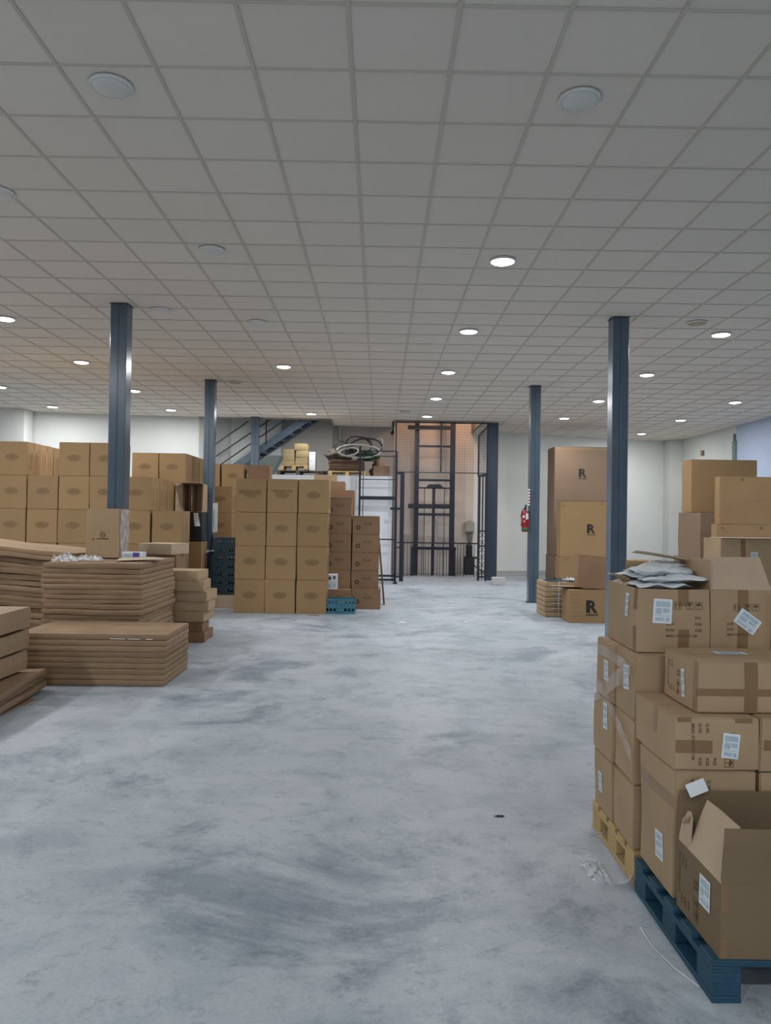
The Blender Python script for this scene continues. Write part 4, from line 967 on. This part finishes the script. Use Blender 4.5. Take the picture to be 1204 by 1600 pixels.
obj('panel_board', box(0, .19, 0, .05, 0, .50), t, m=M['white_plastic']); obj('edge_bar', box(.17, .19, -.015, 0, 0, .58), t, m=M['wood_dark'])
# pallet with folded cardboard and the junk heap
ux = lambda px: U(px, 720, 19.9).x
pallet('light wooden pallet with folded cardboard on the platform', ux(513), 19.85, pz, ux(572) - ux(513), .8, M['wood'], h=.13)
for k in range(5):
    o = obj('folded_cardboard', flat_mesh(ux(568) - ux(513), .74, .058, 1, 700 + k, .02, .01), m=M['sack'], loc=((ux(513) + ux(569)) / 2, 20.25, pz + .135 + .06 * k)); tag(o, 'dark brown folded cardboard on the platform pallet, %s layer' % NTH[k], 'cardboard', 'folded cardboard under the hose heap')
zh = pz + .135 + .30 + .01
def coil(c, rx, rz_, turns, r, m, label, tilt=0, seed=0, wob=.03, name='hose_coil'):
    b = bmesh.new(); pts = []
    for k in range(int(turns * 20)):
        a = k / 20 * 2 * math.pi; w_ = 1 + wob * noise.noise(Vector((k * .13, seed, 0))) * 3
        q = Vector((rx * w_ * math.cos(a), .05 * math.sin(a * .7 + seed), rz_ * w_ * math.sin(a))); q.rotate(Matrix.Rotation(tilt, 3, 'Y')); pts.append(Vector(c) + q + Vector((0, .012 * k / 20, 0)))
    add_tube(b, pts, r, 6); return tag(obj(name, b, m=m, smooth=True), label, 'hose')
c1 = U(572, 700, 20.1)
coil(U(570, 699, 20.0), .44, .235, 1.6, .022, M['rubber'], 'big loop of thick black hose on the heap', R(-4), 1)
coil(U(561, 705, 19.92), .56, .17, 1.3, .022, M['hose'], 'loop of pale flat hose lying across the heap', R(2), 2)
coil(U(568, 703, 20.15), .40, .12, 2.2, .014, M['rubber'], 'tangled black cables on the heap', R(5), 3, .08)
coil(U(532, 698, 20.2), .17, .15, 2.2, .010, M['rubber'], 'small loose coil of thin dark cable at the left of the heap', 0, 4, .06)
coil(U(590, 693, 20.05), .10, .13, 1.2, .014, M['hose'], 'short pale hose end at the right of the heap', R(30), 5, .1)
coil(U(560, 694, 20.25), .33, .20, 2.3, .016, M['rubber'], 'second loop of black cable leaning on the back of the heap', R(12), 6, .08)
coil(U(545, 706, 19.9), .25, .10, 1.6, .018, M['hose'], 'shorter pale hose loop at the left of the heap', R(-8), 7, .06)
o = obj('dark_sack', lumpy('dark_sack', .36, .28, .34, 7, M['wood_dark'], .14), loc=(U(528, 712, 20.3).x, 20.4, zh)); tag(o, 'dark sack under the cables at the left of the heap', 'sack')
o = obj('dark_sack', lumpy('dark_sack', .33, .25, .26, 11, M['bottle_green'], .12), loc=(U(575, 712, 20.3).x, 20.42, zh)); tag(o, 'dark green bag in the middle of the heap', 'sack')
o = obj('brown_sack', lumpy('brown_sack', .24, .24, .50, 15, M['sack'], .14), loc=(U(592, 725, 20.4).x, 20.38, pz)); tag(o, 'crumpled brown sack at the right of the heap', 'sack')
ux = lambda px: U(px, 735, 19.75).x
for (a, c_, lab_) in ((583, 599.5, 'left, larger'), (600.5, 609, 'middle, smaller')):
    carton('small rosy carton at the front of the platform, ' + lab_, ux(a), 19.75, pz, ux(c_) - ux(a), .3, .27, 'board_pink', seed=int(a), bulge=.002, group='rosy cartons on the platform', tapes=[('front', -.005, .005, -.13, .13, M['board_dark'])])

# ---------------------------------------------------------------- staircase
t = thing('staircase', 'blue-grey steel staircase rising to the right behind the farthest left pillar', 'staircase', (0, 0, 0))
A, Bp = U(366, 729, 21.0), U(484, 651, 21.0); sl_ = (Bp - A)
for yy in (21.02, 21.88): obj('stringer', bars([((A.x, yy, A.z), (Bp.x + .25, yy, Bp.z + .25 * sl_.z / sl_.x))], .012, .19), t, m=M['paint'])
n = 8
for k in range(n):
    f = (k + .5) / n; obj('tread', box(A.x + sl_.x * f - .14, A.x + sl_.x * f + .14, 21.04, 21.86, A.z + sl_.z * f - .02, A.z + sl_.z * f + .01), t, m=M['paint'])
obj('landing_leg', box(A.x - .05, A.x + .03, 21.0, 21.08, PZ, A.z + .02), t, m=M['paint'])
for px0, py0, px1, py1 in ((335, 695, 388, 658), (335, 714.5, 426, 653), (343, 727, 449, 653)):
    a, c_ = U(px0, py0, 20.98), U(px1, py1, 20.98); 
    if c_.z > CH + .05: c_ = a.lerp(c_, (CH + .05 - a.z) / (c_.z - a.z))
    obj('rail', bars([(a, c_)], .03), t, m=M['steel'])
for px, py0, py1 in ((335, 694, 746), (416, 650, 694)):
    a, c_ = U(px, py0, 20.98), U(px, py1, 20.98); obj('rail_post', box(a.x - .015, a.x + .015, 20.965, 20.995, PZ if px < 400 else c_.z, min(a.z, CH + .1)), t, m=M['steel'])
# soffit below the stair: sloping grey-green slab
b = bmesh.new()
q0, q1 = (A.x + .25, A.z - .3), (Bp.x, Bp.z - .16)
for yy in (21.1, 21.8):
    pass
vs = [b.verts.new((x, y, z)) for y in (21.1, 21.8) for x, z in ((A.x + .1, PZ), (A.x + .1, PZ + .12), (A.x + .95, PZ + .62), (A.x + 1.25, PZ + .62), (A.x + .95, PZ))]
b.faces.new(vs[:5]); b.faces.new(vs[5:]); 
for k in range(5): b.faces.new((vs[k], vs[(k + 1) % 5], vs[5 + (k + 1) % 5], vs[5 + k]))
obj('concrete_foot', b, t, m=mat('greenish_grey_render', (.15, .18, .165), .9))

# ---------------------------------------------------------------- goods lift
MY = 22.4
def at_(px, py, Y): return U(px, py, Y)
def vbar(px, py0, py1, Y, wpx, name, par, m, top=None, bot=None, dep=.08):
    w_ = wpx * Y / F; a = U(px, (py0 + py1) / 2, Y); z0_ = bot if bot is not None else U(px, py1, Y).z; z1_ = top if top is not None else U(px, py0, Y).z
    return obj(name, box(a.x - w_ / 2, a.x + w_ / 2, Y, Y + dep, z0_, z1_), par, m=m)
def hbar(px0, px1, py, hpx, Y, name, par, m, dep=.06):
    a, c_ = U(px0, py, Y), U(px1, py, Y); hh = hpx * Y / F; z = (a.z + c_.z) / 2
    return obj(name, box(a.x, c_.x, Y, Y + dep, z - hh / 2, z + hh / 2), par, m=m)
Z5 = lambda zx: 590 + zx / 4.459
Z5y = lambda zy: 640 + zy / 4.459
t = thing('goods_lift', 'dark blue steel goods lift mast in the shaft', 'lift', (1.6, MY, 0)); base = Matrix.Translation(-t.location)
def L_(o): o.location = o.location - t.location; return o
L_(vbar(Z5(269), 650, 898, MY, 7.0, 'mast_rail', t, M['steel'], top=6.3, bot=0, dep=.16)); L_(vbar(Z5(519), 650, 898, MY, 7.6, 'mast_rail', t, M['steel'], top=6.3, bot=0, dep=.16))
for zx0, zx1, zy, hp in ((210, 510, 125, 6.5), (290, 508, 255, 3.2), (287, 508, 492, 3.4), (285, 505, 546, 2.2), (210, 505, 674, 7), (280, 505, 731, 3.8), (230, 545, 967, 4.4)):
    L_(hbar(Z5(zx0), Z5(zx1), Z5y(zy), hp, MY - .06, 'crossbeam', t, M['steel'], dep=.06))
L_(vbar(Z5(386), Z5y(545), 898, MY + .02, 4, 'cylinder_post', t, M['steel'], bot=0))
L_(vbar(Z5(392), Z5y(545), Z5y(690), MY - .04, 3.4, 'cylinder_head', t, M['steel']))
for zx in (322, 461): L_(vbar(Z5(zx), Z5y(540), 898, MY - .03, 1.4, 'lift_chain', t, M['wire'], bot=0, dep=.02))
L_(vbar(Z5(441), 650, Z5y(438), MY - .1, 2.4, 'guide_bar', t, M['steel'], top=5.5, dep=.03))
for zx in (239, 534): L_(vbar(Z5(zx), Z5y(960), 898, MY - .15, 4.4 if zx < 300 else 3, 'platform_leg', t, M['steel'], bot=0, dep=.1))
b = bmesh.new(); pr_ = [(335, 545), (350, 524), (362, 520), (430, 520), (445, 528), (458, 545)]
fv = [U(Z5(a), Z5y(c_), MY - .12) for a, c_ in pr_]; v1 = [b.verts.new(v) for v in fv]; v2 = [b.verts.new(v + Vector((0, .05, 0))) for v in fv]
b.faces.new(v1); b.faces.new(v2)
for k in range(6): b.faces.new((v1[k], v1[(k + 1) % 6], v2[(k + 1) % 6], v2[k]))
L_(obj('chain_wheel_guard', b, t, m=M['steel']))
# cage
CYY = 20.9
t = thing('lift_cage', 'blue steel cage with wire mesh enclosing the lift', 'cage', (SX0 + .1, CYY, 0))
pL = U(Z5(120), 800, CYY).x; pR = U(Z5(797), 800, CYY).x
L_(obj('cage_post', box(pL - .02, pL + .02, CYY, CYY + .04, 0, CH - .03), t, m=M['steel']))
wR = .15
L_(obj('main_post', (lambda b: (add_box(b, pR - .14, pR + .14, CYY - .01, CYY + .02, 0, CH - .03), add_box(b, pR - .14, pR + .14, CYY + .20, CYY + .23, 0, CH - .03), add_box(b, pR - .012, pR + .012, CYY + .02, CYY + .20, 0, CH - .03), b)[-1])(bmesh.new()), t, m=M['paint_dark']))
zr1 = U(700, Z5y(440), CYY).z; zr2 = U(700, Z5y(931), CYY).z; zt_ = CH - .035
L_(obj('top_rail', box(pL, pR, CYY + .0, CYY + .05, zt_ - .03, zt_ + .005), t, m=M['steel']))
L_(obj('middle_rail', box(pL + .02, pR - .14, CYY + .005, CYY + .03, zr1 - .012, zr1 + .012), t, m=M['steel']))
FY = 22.1
fl, fr = U(Z5(130), 900, FY).x, U(Z5(690), 900, FY).x; zf = U(700, Z5y(931), FY).z
L_(obj('fence_rail', box(fl, fr, FY, FY + .03, zf - .018, zf + .018), t, m=M['steel']))
for zx in (182, 205, 232, 305, 333, 352, 372, 415, 432, 452, 480, 556, 575, 597, 617, 672):
    x = U(Z5(zx), 870, FY).x; L_(obj('fence_bar', box(x - .008, x + .008, FY + .005, FY + .02, 0.0, zf - .018), t, m=M['steel']))
b = bmesh.new(); s_ = .075; y = CYY + .02
x = pL + .02 + s_
while x < pR - .16:
    add_box(b, x - .0018, x + .0018, y, y + .003, zr1 + .012, zt_ - .03); x += s_
z = zr1 + s_
while z < zt_ - .04:
    add_box(b, pL + .02, pR - .14, y + .003, y + .006, z - .0018, z + .0018); z += s_
o = L_(obj('wire_mesh', b, t, m=M['wire'])); o['kind'] = 'stuff'
# upper right mesh gate leaf seen edge-on
gxa, gxb = U(Z5(712), 700, 21.9).x, U(Z5(763), 700, CYY + .24).x
a0, a1 = Vector((gxa, 22.2, 0)), Vector((pR - .10, CYY + .3, 0))
b = bars([((a0.x, a0.y, zr1), (a0.x, a0.y, CH - .25)), ((a1.x, a1.y, zr1), (a1.x, a1.y, CH - .1)), ((a0.x, a0.y, CH - .25), (a1.x, a1.y, CH - .1)), ((a0.x, a0.y, zr1), (a1.x, a1.y, zr1))], .05)
L_(obj('side_frame', b, t, m=M['paint_dark']))
b = bmesh.new()
for k in range(1, 16): q = a0.lerp(a1, k / 16); add_bar(b, (q.x, q.y, zr1), (q.x, q.y, CH - .2), .004)
for k in range(1, 20): zz = zr1 + k * .075; add_bar(b, (a0.x, a0.y, zz), (a1.x, a1.y, zz), .004)
o = L_(obj('side_mesh', b, t, m=M['wire'])); o['kind'] = 'stuff'
# folding gate at the right of the opening
t = thing('folding_gate', 'folded mesh gate standing at the right side of the lift opening', 'gate', (U(Z5(705), 900, 20.5).x, 20.5, 0))
g0 = U(Z5(704), 800, 20.5).x; g1 = U(Z5(755), 800, 20.5).x; zg = U(720, Z5y(455), 20.5).z
for x in (g0, g1): L_(obj('gate_post', box(x - .03, x + .03, 20.48, 20.54, .03, zg), t, m=M['steel']))
L_(obj('gate_post', box((g0 + g1) / 2 - .012, (g0 + g1) / 2 + .012, 20.5, 20.53, .05, zg), t, m=M['steel']))
for z in (.12, .95, 1.35, zg - .02): L_(obj('gate_rail', box(g0, g1, 20.49, 20.52, z - .02, z + .02), t, m=M['steel']))
b = bmesh.new(); z = .15
while z < 1.3: add_bar(b, (g0, 20.5, z), (g1, 20.5, z + .2), .014); add_bar(b, (g1, 20.505, z), (g0, 20.505, z + .2), .014); z += .2
L_(obj('scissor_lattice', b, t, m=M['steel']))
b = bmesh.new(); z = 1.4
while z < zg - .05: add_bar(b, (g0, 20.51, z), (g1, 20.51, z), .006); z += .05
for k in range(1, 5): xx = g0 + (g1 - g0) * k / 5; add_bar(b, (xx, 20.512, 1.37), (xx, 20.512, zg), .006)
o = L_(obj('gate_mesh', b, t, m=M['wire'])); o['kind'] = 'stuff'
for x in (g0, g1):
    b = bmesh.new(); add_tube(b, [(x - .012, 20.50, .03), (x + .012, 20.50, .03)], .03, 12); L_(obj('castor', b, t, m=M['black']))
# left open gate of the cage
GYY = 19.3
t = thing('lift_gate', 'tall open steel gate frame in front of the white wall, left of the lift', 'gate', (U(561, 900, GYY).x, GYY, 0))
Z3 = lambda zx: 400 + zx / 5.017
Z3y = lambda zy: 640 + zy / 5.017
xA = U(Z3(813), 740, GYY).x; xB = U(Z3(1093), 740, GYY).x; zT = U(600, Z3y(325), GYY).z; zTl = U(565, Z3y(285), GYY).z
xBb = U(Z5(120), 900, GYY).x
for x, zt2, ww in ((xA, zTl, .05), (xA + .085, zTl - .1, .02), (xBb, zT, .05), (xBb - .07, zT - .08, .02)): L_(obj('gate_post', box(x - ww / 2, x + ww / 2, GYY, GYY + .05, .05, zt2), t, m=M['steel']))
for zy, hp in ((325, .03), (365, .02), (548, .02)): z = U(590, Z3y(zy), GYY).z; L_(obj('gate_rail', box(xA, xBb, GYY + .01, GYY + .04, z - hp / 2, z + hp / 2), t, m=M['steel']))
z = U(590, Z3y(693), GYY).z; L_(obj('gate_rail', box(xA, xBb, GYY - .01, GYY + .05, z - .045, z + .045), t, m=M['steel']))
for zy in (718,): z = U(590, 640 + zy / 3.541, GYY).z; L_(obj('gate_rail', box(xA, xBb, GYY + .01, GYY + .04, z - .016, z + .016), t, m=M['steel']))
for z in (.10, .20): L_(obj('gate_rail', box(xA, xBb, GYY, GYY + .05, z - .025, z + .025), t, m=M['steel']))
z = U(610, Z5y(690), GYY).z; L_(obj('latch', box(xBb - .15, xBb + .17, GYY - .04, GYY - .0, z - .03, z + .03), t, m=M['steel']))
for x in (xA, xBb): L_(obj('gate_foot', box(x - .05, x + .05, GYY - .05, GYY + .1, 0, .05), t, m=M['steel']))
t = thing('gate_jamb', 'narrow steel jamb frame between the open gate and the lift', 'gate', (U(625, 900, 20.1).x, 20.1, 0))
j0, j1 = U(Z5(128), 850, 20.1).x, U(Z5(165), 850, 20.1).x; zj = U(625, Z5y(435), 20.1).z
L_(obj('jamb_post', box(j1 - .055, j1 + .055, 20.1, 20.17, 0, zj), t, m=M['steel']))
L_(obj('jamb_rail', box(j0, j1, 20.11, 20.15, zj - .06, zj - .0), t, m=M['steel'])); L_(obj('jamb_rail', box(j0, j1, 20.11, 20.15, .88, .91), t, m=M['steel'])); L_(obj('jamb_rail', box(j0, j1, 20.11, 20.15, .10, .14), t, m=M['steel']))
t = thing('limit_switch', 'small dark pulley bracket at the upper left corner of the lift cage', 'bracket', (pL - .14, CYY + .05, CH - .45))
obj('bracket_plate', box(.02, .08, 0, .04, .1, .42), t, m=M['black']); b = bmesh.new(); add_tube(b, [(.03, 0, .1), (.03, .04, .1)], .06, 14); obj('pulley', b, t, m=M['black'])
# control box, cables and pump
t = thing('control_box', 'beige electrical box with cables on the lift shaft wall', 'electrical box', (U(733.5, 823, 23.3).x, 23.3, U(733, 823, 23.3).z))
obj('box_body', box(-.14, .14, .0, .12, -.17, .16), t, m=M['greybox'], bevel=.008); obj('box_lid', box(-.12, .12, -.015, 0, -.15, .13), t, m=M['greybox'], bevel=.005); obj('hinge_cap', box(-.06, .05, .0, .06, .16, .19), t, m=M['greybox'])
for k in range(5):
    x = -.09 + .045 * k; b = bmesh.new(); add_tube(b, [(x, .05, -.17), (x * .8 + .01 * (k % 2), .05, -.35), (x * .45, .02, -.55), (x * .4, -.02, -.72)], .010, 6); obj('cable', b, t, m=M['rubber'], smooth=True)
t = thing('pump_unit', 'dark hydraulic pump unit on the floor below the electrical box', 'machine', (U(733, 880, 22.9).x, 22.9, 0))
obj('tank', box(-.15, .14, 0, .25, .0, .55), t, m=M['black'], bevel=.015); b = bmesh.new(); add_lathe(b, [(.09, 0), (.10, .02), (.10, .32), (.07, .36)], 16, (0, .12, .55)); obj('motor', b, t, m=M['black'])
obj('valve', box(.12, .24, .04, .12, .48, .54), t, m=M['black']); b = bmesh.new(); add_tube(b, [(.14, .1, .3), (.25, .05, .2), (.4, .0, .12), (.5, -.1, .04)], .018, 8); obj('pressure_hose', b, t, m=M['rubber'], smooth=True)
p = UZ(780, 914.5, 0)
tag(obj('concrete_block', box(-.18, .15, 0, .2, 0, .20), m=M['concrete'], loc=(p.x, p.y, 0), bevel=.01), 'pale concrete block at the foot of the right lift post', 'block')

# ---------------------------------------------------------------- fire extinguisher
exx = 3.10 - .1 - .085; p = U(816, 812, 15.3)
t = thing('fire_extinguisher', 'red fire extinguisher hanging on the left side of the pillar', 'fire extinguisher', (exx, 15.25, U(816, 831, 15.25).z)); h_ = .44
b = bmesh.new(); add_lathe(b, [(.060, .0), (.072, .012), (.074, .05), (.074, h_ - .09), (.062, h_ - .04), (.03, h_ - .01), (.025, h_)], 24); obj('cylinder', b, t, m=M['red'], smooth=True)
b = bmesh.new(); add_lathe(b, [(.0752, .03), (.0758, .032), (.0758, .085), (.0752, .087)], 24); obj('green_band', b, t, m=M['green'], smooth=True)
b = bmesh.new(); n = 8
for (a0, a1, z0_, z1_) in ((-1.6, -.85, .25, .37), (-2.5, -1.9, .28, .33), (-2.2, -1.8, .20, .225)):
    for k in range(n):
        q0_, q1_ = a0 + (a1 - a0) * k / n, a0 + (a1 - a0) * (k + 1) / n
        b.faces.new([b.verts.new((.0765 * math.cos(q), .0765 * math.sin(q), z)) for q, z in ((q0_, z0_), (q1_, z0_), (q1_, z1_), (q0_, z1_))])
obj('instruction_label', b, t, m=M['paper'])
obj('valve_head', (lambda b: (add_lathe(b, [(.022, h_), (.022, h_ + .05)], 12), b)[1])(bmesh.new()), t, m=M['black'])
obj('handle', bars([((-.01, 0, h_ + .04), (.0, -.10, h_ + .07)), ((0, 0, h_ + .05), (.0, -.09, h_ + .10)), ((0, 0, h_ + .04), (0, .0, h_ + .10))], .018), t, m=M['black'])
b = bmesh.new(); add_tube(b, [(-.02, 0, h_ + .03), (-.07, -.02, h_ - .02), (-.088, -.03, h_ - .12), (-.086, -.03, .12)], .009, 8); obj('discharge_hose', b, t, m=M['black'], smooth=True)
obj('wall_bracket', box(.07, .085, -.03, .03, h_ - .1, h_ - .02), t, m=M['steel'])
t = thing('instruction_sign', 'narrow red and white sign strip on the pillar above the extinguisher', 'sign', (3.10 - .1, 15.28, 1.95)); obj('sign_plate', box(-.022, -.0, -.06, .06, 0, .33), t, m=M['paper']); obj('red_lines', (lambda b: ([add_box(b, -.024, -.022, -.05, .05, .03 + .06 * k, .055 + .06 * k) for k in range(5)], [add_box(b, -.022, -.002, -.062, -.06, .03 + .06 * k, .055 + .06 * k) for k in range(5)], b)[-1])(bmesh.new()), t, m=M['red'])

for o in bpy.data.objects:
    if 'label' in o and not 4 <= len(o['label'].split()) <= 16: print('LONGLABEL', len(o['label'].split()), o['label'])
